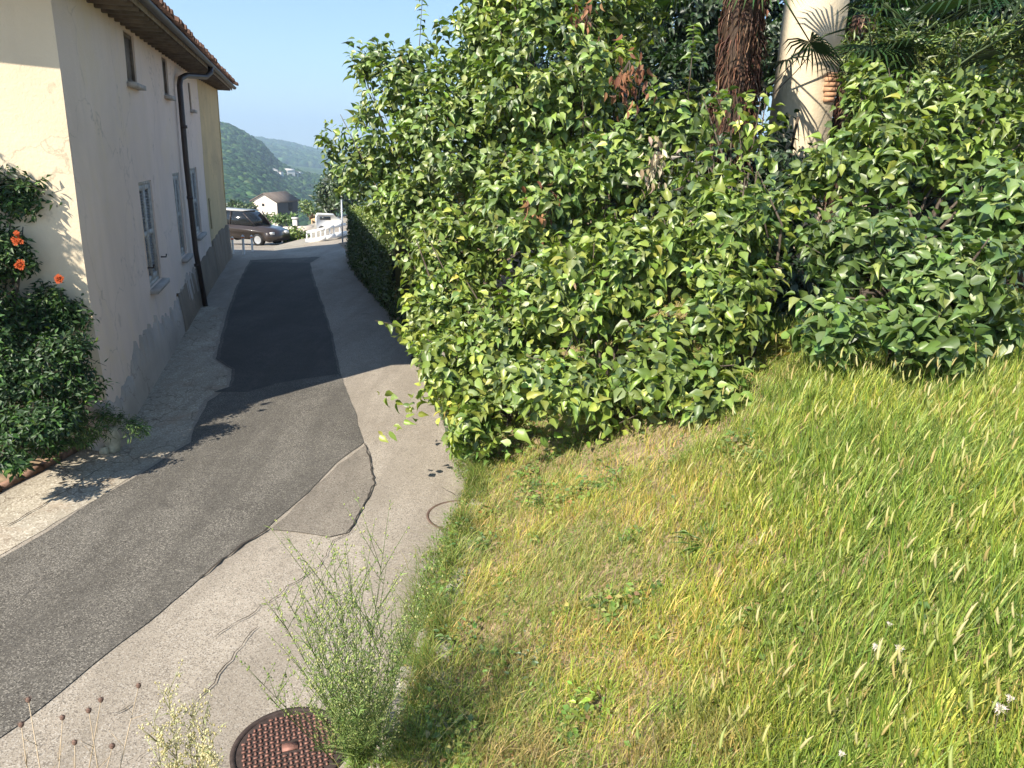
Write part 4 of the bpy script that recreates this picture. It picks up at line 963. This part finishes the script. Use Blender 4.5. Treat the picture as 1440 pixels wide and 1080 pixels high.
# ------------------------------------------------------------------ tall weeds by the wall foot
def tallweed(foot, tips_, lb, cols, flow, name='tall_weed', leafL=(.025, .06), nleaf=26, rad=.0028, branch=6, bud=.006, seed=1, stemc=(.13, .19, .05)):
    rr = random.Random(seed); foot = V(*foot); root = empty(name, foot, lb, 'weed'); sb = MB(); LP, LA, LN, LL = [], [], [], []; bb = MB()
    for t in tips_:
        t = V(*t); a = foot+V(rr.gauss(0, .02), rr.gauss(0, .02), 0); mid = a*.5+t*.5+V(rr.gauss(0, .02), rr.gauss(0, .02), .04)
        cur = lambda f: a*(1-f)**2+2*f*(1-f)*mid+t*f*f
        sb.tube([cur(f) for f in np.linspace(0, 1, 9)], list(np.linspace(rad, rad*.3, 9)), 5, tint=stemc)
        Ls_ = np.linalg.norm(t-a)
        for k in range(nleaf):
            f = rr.uniform(.04, .92); p = cur(f); th = rr.uniform(0, 6.28); LP.append(p); LA.append(V(math.cos(th), math.sin(th), rr.uniform(.2, 1.4))); LN.append(V(-math.cos(th), -math.sin(th), .9)); LL.append(rr.uniform(*leafL)*(1.2-.7*f))
        for k in range(branch):
            f = rr.uniform(.45, .98); p = cur(f); th = rr.uniform(0, 6.28); bl = rr.uniform(.05, .13)*Ls_/.6; e = p+V(math.cos(th)*.5, math.sin(th)*.5, .9)*bl
            sb.tube([p, (p+e)/2+V(0, 0, .004), e], [rad*.5, rad*.4, rad*.25], 4, tint=stemc)
            for j in range(7):
                g_ = rr.uniform(.35, 1.05); q = p+(e-p)*g_+V(rr.gauss(0, .008), rr.gauss(0, .008), rr.gauss(0, .006)); c = rr.choice(flow); r_ = bud*rr.uniform(.5, 1.1)
                bb.add([q+V(r_, 0, 0), q+V(0, r_, 0), q-V(r_, 0, 0), q-V(0, r_, 0), q+V(0, 0, r_*1.7), q-V(0, 0, r_*1.4)], [(0, 1, 4), (1, 2, 4), (2, 3, 4), (3, 0, 4), (1, 0, 5), (2, 1, 5), (3, 2, 5), (0, 3, 5)], c)
            for j in range(3):
                LP.append(p+(e-p)*rr.random()); LA.append(V(math.cos(th+rr.uniform(-1, 1)), math.sin(th), 1)); LN.append(V(0, -.5, 1)); LL.append(rr.uniform(*leafL)*.5)
    sb.build('stem', M['grass'], root, tint=True); LL = np.array(LL)
    if len(LL): leaves('foliage', np.array(LP), np.array(LA), np.array(LN), LL, LL*.34, pal(len(LL), cols, [1]*len(cols)), M['grass'], root, kind='lance')
    bb.build('bud', M['grass'], root, tint=True)['kind'] = 'stuff'; return root
ft = gz(505, 1085, .12); dW = 3.15
tp = [at(px, py, d_) for px, py, d_ in [(385, 850, 3.3), (402, 838, 3.2), (430, 800, 3.2), (450, 795, 3.1), (468, 800, 3.3), (492, 790, 3.1), (505, 830, 3.0), (545, 785, 3.2), (540, 768, 3.3), (525, 845, 3.0), (420, 870, 3.0), (560, 870, 3.1), (595, 840, 3.2), (440, 880, 2.9), (480, 860, 2.9), (415, 930, 3.0), (455, 930, 2.9), (500, 900, 2.9), (520, 930, 2.9), (475, 820, 3.2), (415, 815, 3.3), (570, 900, 3.1), (585, 880, 3.2), (445, 960, 2.9), (480, 970, 2.8), (430, 990, 2.9), (505, 980, 2.8), (540, 900, 3.0)]]
tallweed(ft, tp, 'tall feathery green weed with many thin stems beside the manhole cover', [(.24, .34, .08), (.31, .41, .12), (.18, .28, .07)], [(.44, .50, .17), (.36, .46, .14), (.55, .56, .24)], nleaf=60, branch=10, seed=3, leafL=(.03, .08), bud=.005)
rr0 = random.Random(77)
tp2 = [at(rr0.uniform(432, 560), rr0.uniform(955, 1060), rr0.uniform(2.85, 3.3)) for _ in range(46)]
tallweed(ft+V(.02, .10, 0), tp2, 'low bushy green growth around the foot of the tall feathery weed', [(.22, .30, .07), (.30, .36, .10), (.16, .24, .06)], [(.44, .44, .18), (.36, .38, .14)], nleaf=26, branch=3, seed=13, leafL=(.03, .07), bud=.003)
tallweed(gz(470, 1075, .02), [at(352, 945, 3.4), at(368, 970, 3.4)], 'single thin weed stem with a green tip leaning over the manhole cover', [(.14, .22, .05)], [(.34, .40, .12), (.26, .36, .10)], nleaf=6, branch=7, seed=4, leafL=(.02, .04))
tp = [at(px, py, d_) for px, py, d_ in [(215, 1000, 2.5), (235, 968, 2.5), (245, 1005, 2.45), (262, 1020, 2.5), (285, 1015, 2.5), (300, 1035, 2.45), (230, 1040, 2.4), (265, 985, 2.5), (305, 1060, 2.4)]]
tallweed(at(270, 1230, 2.45), tp, 'pale yellow feathery weed at the bottom edge left of the manhole cover', [(.40, .42, .20)], [(.68, .62, .36), (.60, .52, .26), (.75, .70, .46)], nleaf=10, branch=14, bud=.0045, seed=5, stemc=(.42, .40, .22))
tp = [at(px, py, d_) for px, py, d_ in [(40, 985, 2.5), (88, 1010, 2.5), (125, 1000, 2.45), (142, 985, 2.5), (158, 1050, 2.4), (105, 1045, 2.45), (195, 965, 2.6), (30, 1020, 2.4)]]
def dried(foot, tips_, lb):
    ms, mhd = simple('dry_stem', (.42, .33, .22), .9), simple('seed_head', (.16, .10, .075), .95); root = empty('dried_weed', foot, lb, 'dead plant'); foot = V(*foot); rr = random.Random(6)
    for t in tips_:
        sb = MB(); hb = MB(); a = foot+V(rr.gauss(0, .05), rr.gauss(0, .05), 0); sb.tube([a, (a+t)/2+V(rr.gauss(0, .015), 0, 0), t], [.0028, .0022, .0013], 5)
        for k in range(3):
            p = a+(t-a)*rr.uniform(.5, .85); e = p+V(rr.gauss(0, .03), rr.gauss(0, .02), .05); sb.tube([p, e], [.0012, .0008], 4)
        hb.lathe(t, [(.0, -.010), (.007, -.003), (.009, .003), (.0065, .009), (.0, .012)], 8)
        for k in range(9):
            th = k*.7; hb.tube([t, t+V(math.cos(th)*.012, math.sin(th)*.012, .012)], [.0012, .0005], 3)
        hb.build('seed_head', mhd, sb.build('stem', ms, root))
dried(at(110, 1230, 2.45), tp, 'dried stalks with small dark seed heads at the bottom left corner')

# ------------------------------------------------------------------ distance: hills, village, lower yard
def px_of_az(a): return 720+F*math.tan(a)*.98-0
AZ = np.radians(np.concatenate([np.arange(-75, -26, 1.5), np.arange(-26, -8, .25), np.arange(-8, 75.1, 1.5)]))
def hill(az, r, which):
    pxl = 720+F*np.tan(az)/math.cos(PITCH)*1.0
    if which == 0:
        crest = np.interp(pxl, [-2000, 200, 312, 335, 352, 378, 420, 465, 560, 900, 3000], [.07, .05, .030, .020, .012, -.012, -.030, -.040, -.03, .02, .05])
        R0, R1 = 420., 1350.; a0 = -.125
    else:
        crest = np.interp(pxl, [-2000, 300, 351, 400, 430, 462, 560, 900, 3000], [.02, .016, .0135, .0085, .004, .0005, .004, .02, .03])
        R0, R1 = 1370., 3600.; a0 = -.045
    t = np.clip((r-R0)/(R1-R0), 0, 1); ang = a0+(crest-a0)*np.sin(t*PI/2)**.9
    x = r*np.sin(az); y = r*np.cos(az); sc = (140., 420.)[which]
    bump = (fbm(x/sc+5, y/sc, 110+which, 5)-.5)*(34, 70)[which]*np.clip(t*3, 0, 1)*(1-.75*sst(.8, 1, t))
    return HC+r*(ang-(.011, .010)[which]*t)+bump
def hillz(x, y, w): return hill(np.arctan2(x, y), np.hypot(x, y), w)
mh, nt, out = newmat('forest_slope'); co = pos(nt)
n1 = noise(nt, co, .035, 8, .72); n2 = noise(nt, co, .008, 4, .6)
v = N(nt, 'ShaderNodeTexVoronoi'); v.inputs['Scale'].default_value = .085; nt.links.new(co, v.inputs['Vector'])
c = ramp(nt, n1, [(.38, (.022, .048, .018)), (.52, (.05, .095, .028)), (.68, (.11, .155, .05))]); c = mixc(nt, ramp(nt, n2, [(.55, (0, 0, 0)), (.7, (.6, .6, .6))]), c, (.12, .16, .055))
finish(nt, out, c, .95, v.outputs['Distance'], 1.0, 6, .05)
M['forest'] = mh
for w, nm, lb in ((0, 'hills', 'nearer wooded hillside across the valley'), (1, 'hills', 'farther blue wooded ridge')):
    R0, R1 = ((400, 1360), (1362, 3650))[w]; rs = np.linspace(R0, R1, 90)
    R_, A_ = np.meshgrid(rs, AZ); Z = hill(A_, R_, w); X = R_*np.sin(A_); Y = R_*np.cos(A_); nr = len(rs)
    i = (np.arange(len(AZ)-1)[:, None]*nr+np.arange(nr-1)[None]).ravel()
    tag(mesh(nm, np.stack([X, Y, Z], -1).reshape(-1, 3), [np.stack([i, i+1, i+nr+1, i+nr], 1)], M['forest'], smooth=True), lb, kind='structure')
# tree crowns on the slopes seen between house and shrubs: one far-off wood
def crowns(name, lb, n, R0, R1, size, which, azr, cols):
    az = np.radians(RNG.uniform(*azr, n)); r = RNG.uniform(R0, R1, n)
    if which is None: z = G(r*np.sin(az), r*np.cos(az))
    else: z = hill(az, r, which)
    C0 = np.stack([r*np.sin(az), r*np.cos(az), z], 1); phi = (1+5**.5)/2
    ico = nrm(V([-1, phi, 0], [1, phi, 0], [-1, -phi, 0], [1, -phi, 0], [0, -1, phi], [0, 1, phi], [0, -1, -phi], [0, 1, -phi], [phi, 0, -1], [phi, 0, 1], [-phi, 0, -1], [-phi, 0, 1]))
    fi = np.array([(0, 11, 5), (0, 5, 1), (0, 1, 7), (0, 7, 10), (0, 10, 11), (1, 5, 9), (5, 11, 4), (11, 10, 2), (10, 7, 6), (7, 1, 8), (3, 9, 4), (3, 4, 2), (3, 2, 6), (3, 6, 8), (3, 8, 9), (4, 9, 5), (2, 4, 11), (6, 2, 10), (8, 6, 7), (9, 8, 1)])
    s = RNG.uniform(*size, n); v = C0[:, None]+ico[None]*s[:, None, None]*V(1, 1, .9)*RNG.uniform(.75, 1.25, (n, 12, 1))+V(0, 0, .35)*s[:, None, None]
    o = mesh(name, v.reshape(-1, 3), [(fi[None]+(np.arange(n)*12)[:, None, None]).reshape(-1, 3)], M['leaf_far'], None, tuple(C0.mean(0)), np.repeat(pal(n, cols, [1]*len(cols), .25)[:, None], 12, 1).reshape(-1, 3))
    return tag(o, lb, 'woodland', kind='stuff')
M['leaf_far'] = tintmat('far_crown', .1, .8, .0)
FC = [(.022, .050, .022), (.038, .075, .030), (.065, .11, .04), (.03, .06, .03)]
crowns('woodland', 'dense wood covering the nearer hillside', 20000, 560, 1350, (2.2, 5.5), 0, (-27, -9), FC)
crowns('woodland', 'hazy wood on the far ridge', 6000, 2300, 3600, (8, 16), 1, (-25, -9), FC)
crowns('woodland', 'wooded slope dropping into the valley below the yard', 9000, 170, 420, (1.4, 3.0), None, (-27, -6), FC)
def house_at(px, py, d_, w, l, h, yaw, lb, name, grp, wallm, roofm, rh, zoff=None, sidem=None):
    c = at(px, py, d_); root = empty(name, c, lb, 'house', grp); cs, sn = math.cos(yaw), math.sin(yaw); X_ = V(cs, sn, 0); Y_ = V(-sn, cs, 0)
    q = lambda a, b, z: c+X_*a+Y_*b+UP*z
    mb = MB(); mb.add([q(-w, -l, -4), q(w, -l, -4), q(w, -l, h), q(0, -l, h+rh), q(-w, -l, h)], [(0, 1, 2, 3, 4)]); mb.add([q(-w, l, -4), q(w, l, -4), q(w, l, h), q(0, l, h+rh), q(-w, l, h)], [(4, 3, 2, 1, 0)])
    mb.add([q(-w, l, -4), q(-w, -l, -4), q(-w, -l, h), q(-w, l, h)], [(0, 1, 2, 3)])
    if sidem is None: mb.add([q(w, -l, -4), q(w, l, -4), q(w, l, h), q(w, -l, h)], [(0, 1, 2, 3)])
    mb.build('wall', wallm, root)
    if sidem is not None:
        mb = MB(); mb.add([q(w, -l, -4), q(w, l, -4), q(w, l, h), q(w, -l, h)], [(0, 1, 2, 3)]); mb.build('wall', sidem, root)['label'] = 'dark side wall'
        mb = MB(); mb.box(q(w+.02, l*.25, h*.55), X_*.03, Y_*l*.2, UP*h*.28); mb.build('window', M['dark'], root)
        mb = MB(); mb.box(q(-w*.1, -l-.02, h*.75), Y_*.03, X_*w*.10, UP*h*.10); mb.build('window', M['dark'], root)
    mb = MB(); ov = .12*w; e = .25
    for s in (-1, 1):
        a = [q(0, -l-ov, h+rh), q(0, l+ov, h+rh), q(s*(w+ov), l+ov, h-rh*ov/w), q(s*(w+ov), -l-ov, h-rh*ov/w)]; mb.add(a+[p+UP*e for p in a], [(0, 1, 2, 3), (4, 7, 6, 5), (0, 4, 5, 1), (1, 5, 6, 2), (2, 6, 7, 3), (3, 7, 4, 0)])
    mb.build('roof', roofm, root); return root
house_at(388, 300, 150, 2.6, 4.4, 2.5, math.radians(-10), 'small gabled house with pale end wall and brown roof below the hills', 'village_house', None, M['farwall'], M['roofbrown'], 1.4, sidem=M['fardark'])
for i_, (px, py, s, lb) in enumerate([(385, 242, 5, 'bright white house at the left of the distant hamlet'), (394, 243, 3, 'tiny white house just right of the brightest one in the hamlet'), (407, 242, 5, 'wide white house in the middle of the distant hamlet'), (414, 245, 5, 'lower white house in the middle of the distant hamlet'), (420, 245, 4, 'brown roofed house right of the middle of the hamlet'), (431, 245, 5, 'low white house at the right end of the distant hamlet'), (441, 247, 3, 'last faint white house right of the hamlet')]):
    p = hitf(lambda a, b: hillz(a, b, 0), px, py+1, 500, 1340); d_ = float((p-CAM)@CF)-16
    house_at(px, py+1, d_-8, s, s*1.1, s*.7, .3+i_, lb, 'hamlet_house', 'white houses of the hamlet on the hillside', M['farwhite'], M['roofbrown'] if i_ % 2 else M['farwhite'], s*.35)

# parked car
def car(c, yaw):
    root = empty('parked_car', c, 'dark brown parked car half hidden by the far end of the pink house', 'car'); c = V(*c); X_ = V(math.cos(yaw), math.sin(yaw), 0); Y_ = V(-math.sin(yaw), math.cos(yaw), 0); Lh = 2.15
    q = lambda a, b, z: c+X_*a+Y_*b+UP*z
    pr = [(-2.15, .35), (-2.18, .75), (-2.1, .98), (-1.95, 1.05), (1.0, 1.02), (1.9, .88), (2.12, .72), (2.16, .4), (2.1, .28), (1.75, .28)] 
    # side outline with wheel arches
    def arch(cx): return [(cx+.37*math.cos(t), .32+.37*math.sin(t)) for t in np.linspace(0, PI, 7)]
    low = [(2.1, .25)]+arch(1.35)+arch(-1.3)+[(-2.1, .25)]
    prof = low+[(-2.18, .5), (-2.2, .8), (-2.1, 1.0), (-1.9, 1.04), (.95, 1.02), (1.7, .93), (2.08, .78), (2.18, .55)]
    mb = MB(); n = len(prof); vs = [q(a, s*(.86 if z < .9 else .80), z) for s in (-1, 1) for a, z in prof]
    mb.add(vs, [tuple(range(n))[::-1], tuple(range(n, 2*n))]+[(i, (i+1) % n, n+(i+1) % n, n+i) for i in range(n)])
    body = mb.build('body', M['car'], root)
    cab = [(-2.05, 1.03), (-1.98, 1.62), (-1.7, 1.76), (.1, 1.76), (.42, 1.68), (1.05, 1.01)]
    mb = MB(); n = len(cab); mb.add([q(a, s*(.78 if z < 1.2 else .62), z) for s in (-1, 1) for a, z in cab], [tuple(range(n)), tuple(range(n, 2*n))[::-1]]+[(i, n+i, n+(i+1) % n, (i+1) % n) for i in range(n)]); mb.build('window', M['glass'], root)
    mb = MB(); mb.box(q(-.75, 0, 1.775), X_*1.0, Y_*.62, UP*.02); mb.build('roof', simple('silver_roof', (.45, .44, .42), .35), root)
    mb = MB()
    for s in (-1, 1):
        for a, b in (((-2.05, 1.03), (-1.95, 1.70)), ((.44, 1.69), (1.06, 1.03)), ((-.5, 1.03), (-.5, 1.74)), ((-1.4, 1.03), (-1.4, 1.74))): mb.tube([q(a[0], s*.79, a[1]), q(b[0], s*.635, b[1])], .035, 5)
    mb.build('pillar', M['car'], root)
    for a in (1.35, -1.3):
        for s in (-1, 1):
            w = MB(); ang = np.linspace(0, 2*PI, 21)[:-1]
            for (r0, r1, yy0, yy1) in ((.33, .33, .62, .86),):
                vs = [q(a+r*math.cos(t), s*yv, .33+r*math.sin(t)) for (r, yv) in ((.2, .6), (.33, .62), (.33, .86), (.22, .875)) for t in ang]
                w.add(vs, [(i*20+k, i*20+(k+1) % 20, (i+1)*20+(k+1) % 20, (i+1)*20+k) for i in range(3) for k in range(20)])
            wh = w.build('wheel', M['tyre'], root)
            w = MB(); vs = [q(a, s*.85, .33)]+[q(a+.215*math.cos(t), s*.872, .33+.215*math.sin(t)) for t in ang]; w.add(vs, [(0, 1+k, 1+(k+1) % 20) for k in range(20)]); w.build('rim', M['alloy'], wh)
    for s in (-1, 1):
        w = MB(); w.box(q(2.08, s*.62, .70), X_*.08, Y_*.16, UP*.07); w.build('headlight', M['lamp'], root)
    return root
pc = hitf(G, 352, 342, 20, 80); pc = at(349, 341.5, 36); cr_ = car((pc[0], pc[1], pc[2]), math.radians(-20)); cr_.scale = (.86, .86, .86)
# white marker posts
def post():
    root = empty('marker_post', (0, 0, 0), '', 'bollard', 'white marker posts at the end of the house'); mb = MB(); mb.lathe((0, 0, 0), [(.07, 0), (.06, .04), (.055, .72), (.075, .78), (.07, .90), (.03, .96), (0, .97)], 12); mb.build('shaft', M['white'], root)
    mb = MB(); mb.lathe((0, 0, 0), [(.078, .80), (.076, .88)], 12); mb.build('band', M['orange'], root); return root
pp_ = post()
for i_, (px, py, lb, s) in enumerate([(343, 359, 'nearest and tallest white marker post in front of the parked car', .68), (355, 354, 'second white marker post in front of the parked car', .62), (367, 345, 'white marker post near the front wheel of the parked car', .62), (328, 358, 'white marker post close to the corner of the pink house', .6)]):
    r_ = pp_ if i_ == 0 else pp_.copy()
    if i_:
        C.objects.link(r_)
        for ch in list(pp_.children): c_ = ch.copy(); C.objects.link(c_); c_.parent = r_
    p = hitf(G, px, py, 15, 80); r_.location = [float(v_) for v_ in p]; r_['label'] = lb; r_.scale = (s,)*3
# guard rail and low white wall along the road's far bend
def railpts(l): return [hitf(G, a, b, 15, 90) for a, b in l]
g_ = railpts([(432, 343), (445, 341), (458, 338), (470, 335), (486, 331)])
mb = MB(); pr_ = MB()
root = empty('guard_rail', g_[0], 'white guard rail along the bend at the end of the lane', 'guard rail')
for a, b in zip(g_[:-1], g_[1:]):
    d = b-a; n_ = V(-d[1], d[0], 0); n_ /= np.linalg.norm(n_)
    mb.box((a+b)/2+UP*.48, d/2, n_*.03, UP*.06); mb.box((a+b)/2+UP*.10, d/2, n_*.08, UP*.09)
    for k in (0, .5): pr_.tube([a+d*k, a+d*k+UP*.48], .03, 6)
mb.build('rail', M['white'], root); pr_.build('post', M['white'], root)
p = at(462, 309, 44); mb = MB(); X_ = V(.95, .3, 0); Y_ = V(-.3, .95, 0)
root = empty('white_van', p+V(0, 0, -.9), 'white van parked beyond the guard rail beside the dark tree', 'van')
vs = [p+(X_*a+UP*z+Y_*s)*.62 for s in (-.8, .8) for a, z in ((-1.15, -.8), (1.15, -.8), (1.15, .05), (.75, .2), (.5, .5), (-1.0, .55), (-1.15, .3))]
mb.add(vs, [tuple(range(7)), tuple(range(7, 14))[::-1]]+[(i, (i+1) % 7, 7+(i+1) % 7, 7+i) for i in range(7)]); mb.build('body', M['white'], root)
mb = MB(); mb.box(p+(X_*-.35+UP*.2-Y_*.81)*.62, X_*.3, Y_*.01, UP*.09); mb.build('window', M['glass'], root)
mb = MB()
for a in (-.7, .7): mb.tube([p+(X_*a-Y_*.82-UP*.8)*.62, p+(X_*a-Y_*.6-UP*.8)*.62], .19, 12)
mb.build('wheel', M['tyre'], root)
# stone gate pier and low terrace walls
p = at(415, 309, 48); mb = MB(); mb.box(p+UP*-.7, (.13, 0, 0), (0, .13, 0), UP*.75); mb.box(p+UP*.1, (.18, 0, 0), (0, .18, 0), UP*.05); tag(mb.build('gate_pier', M['farwhite'], loc=p+V(0, 0, -1.2)), 'pale pier with a flat cap beside the green hedge in the yard', 'pier')
mb = MB(); a = at(398, 318, 44); b = at(440, 316, 46); mb.box((a+b)/2-UP*.6, (b-a)/2, (0, .12, 0), UP*.55); tag(mb.build('yard_wall', M['farwall'], loc=a), 'low pale wall behind the round bush in the yard', 'wall')
mb = MB(); a = at(438, 306, 52); b = at(452, 301, 54); mb.box((a+b)/2-UP*.6, (b-a)/2, (0, .12, 0), UP*.5); tag(mb.build('yard_wall', simple('ochre_wall', (.50, .36, .22), .9), loc=a), 'ochre garden wall left of the white van', 'wall')
# bushes and tree in the yard
def far_bush(name, lb, cat, bl, dens, cols, L, grp=None, trunk=False):
    root = empty(name, bl[0]['c']-V(0, 0, bl[0]['r'][2]), lb, cat, grp); PPx, AAx, NNx, LLx, GGx, tips = shoots(bl, dens, 7, L, None, .4, .3, .3, .8)
    leaves('foliage', PPx, AAx, NNx, LLx, LLx*.8, pal(len(LLx), cols, [1]*len(cols), .2, GGx), M['leaf'], root, kind='simple')
    mb = MB()
    for b in bl:
        for k in range(4): mb.tube([bl[0]['c']-V(random.gauss(0, .02), 0, bl[0]['r'][2]*1.2), b['c']*.5+bl[0]['c']*.5, b['c']+V(random.gauss(0, .4), 0, .2)*b['r'][2]], [.06, .05, .02], 5)
    mb.build('trunk', M['bark'], root)
YG = [(.13, .19, .04), (.19, .25, .05), (.08, .13, .03)]; DG = [(.03, .06, .02), (.05, .085, .028), (.075, .11, .03)]
far_bush('round_bush', 'round yellow green bush standing in front of the parked car', 'bush', [blob(414, 327, 37, 17, 13), blob(424, 330, 36.5, 10, 9), blob(404, 330, 36.5, 10, 9)], 40, YG, (.16, .3))
far_bush('yard_hedge', 'bright green hedge below the small gabled house', 'hedge', [blob(370, 306, 62, 16, 8), blob(392, 305, 62, 20, 8), blob(407, 303, 64, 10, 6), blob(350, 302, 66, 18, 8)], 16, [(.08, .15, .03), (.12, .19, .04)], (.2, .4))
far_bush('dark_tree', 'dark rounded tree at the far end of the hedge', 'tree', [blob(468, 270, 50, 26, 34), blob(486, 262, 48, 28, 40), blob(455, 285, 52, 15, 20), blob(478, 245, 50, 15, 18)], 14, DG, (.22, .45))
far_bush('yard_tree', 'light green bush beside the small gabled house', 'tree', [blob(432, 290, 90, 13, 12), blob(441, 296, 80, 10, 9)], 10, YG, (.3, .5))
far_bush('yard_tree', 'olive green trees left of the small gabled house', 'tree', [blob(345, 292, 110, 18, 10), blob(330, 290, 110, 14, 10)], 8, DG+YG[:1], (.4, .6))
far_bush('yard_tree', 'reddish brown shrub by the ochre garden wall', 'tree', [blob(438, 303, 58, 6, 5)], 9, [(.20, .09, .04), (.13, .13, .04)], (.15, .3))
mb = MB(); p = hitf(G, 482, 346, 15, 80); mb.tube([p, p+UP*1.7], .03, 8); tag(mb.build('metal_pole', M['alloy'], loc=p), 'thin pale metal pole at the end of the clipped hedge', 'pole')

# ------------------------------------------------------------------ haze
mzz, nt, out = newmat('haze_air'); pv = N(nt, 'ShaderNodeVolumePrincipled'); pv.inputs['Color'].default_value = (.62, .80, 1, 1); pv.inputs['Density'].default_value = .00030; pv.inputs['Anisotropy'].default_value = .2
nt.links.new(pv.outputs[0], out.inputs['Volume'])
mb = MB(); mb.abox((-9500, -9500, -140), (9500, 9500, 330)); hz = mb.build('haze', mzz); tag(hz, 'thin blue summer haze in the valley', kind='stuff')

# ------------------------------------------------------------------ light, sky, camera
SAZ, SEL = math.radians(215), math.radians(41)
sd = V(math.sin(SAZ)*math.cos(SEL), math.cos(SAZ)*math.cos(SEL), math.sin(SEL))
L_ = bpy.data.lights.new('sun', 'SUN'); L_.energy = 4.9; L_.angle = math.radians(.5); L_.color = (1, .925, .80)
lo = bpy.data.objects.new('sun', L_); C.objects.link(lo); lo.rotation_euler = Vector(sd).to_track_quat('Z', 'Y').to_euler()
w = bpy.data.worlds.new('World'); bpy.context.scene.world = w; w.use_nodes = True; nt = w.node_tree; bg = nt.nodes['Background']
sk = nt.nodes.new('ShaderNodeTexSky'); sk.sky_type = 'NISHITA'; sk.sun_disc = False; sk.sun_elevation = SEL; sk.sun_rotation = SAZ; sk.air_density = 1.0; sk.dust_density = .1; sk.ozone_density = 5.0
nt.links.new(sk.outputs[0], bg.inputs[0]); bg.inputs[1].default_value = .085
cam = bpy.data.cameras.new('camera'); co_ = bpy.data.objects.new('camera', cam); C.objects.link(co_); cam.sensor_fit = 'HORIZONTAL'; cam.sensor_width = 36; cam.lens = 36*F/1440; cam.clip_start = .05; cam.clip_end = 30000
from mathutils import Matrix
mt = Matrix(((CR[0], CU[0], -CF[0], 0), (CR[1], CU[1], -CF[1], 0), (CR[2], CU[2], -CF[2], HC), (0, 0, 0, 1))); co_.matrix_world = mt
bpy.context.scene.camera = co_
vs = bpy.context.scene.view_settings; vs.view_transform = 'Standard'; vs.look = 'None'; vs.exposure = 1.13; vs.gamma = 1
bpy.context.scene.cycles.volume_bounces = 1
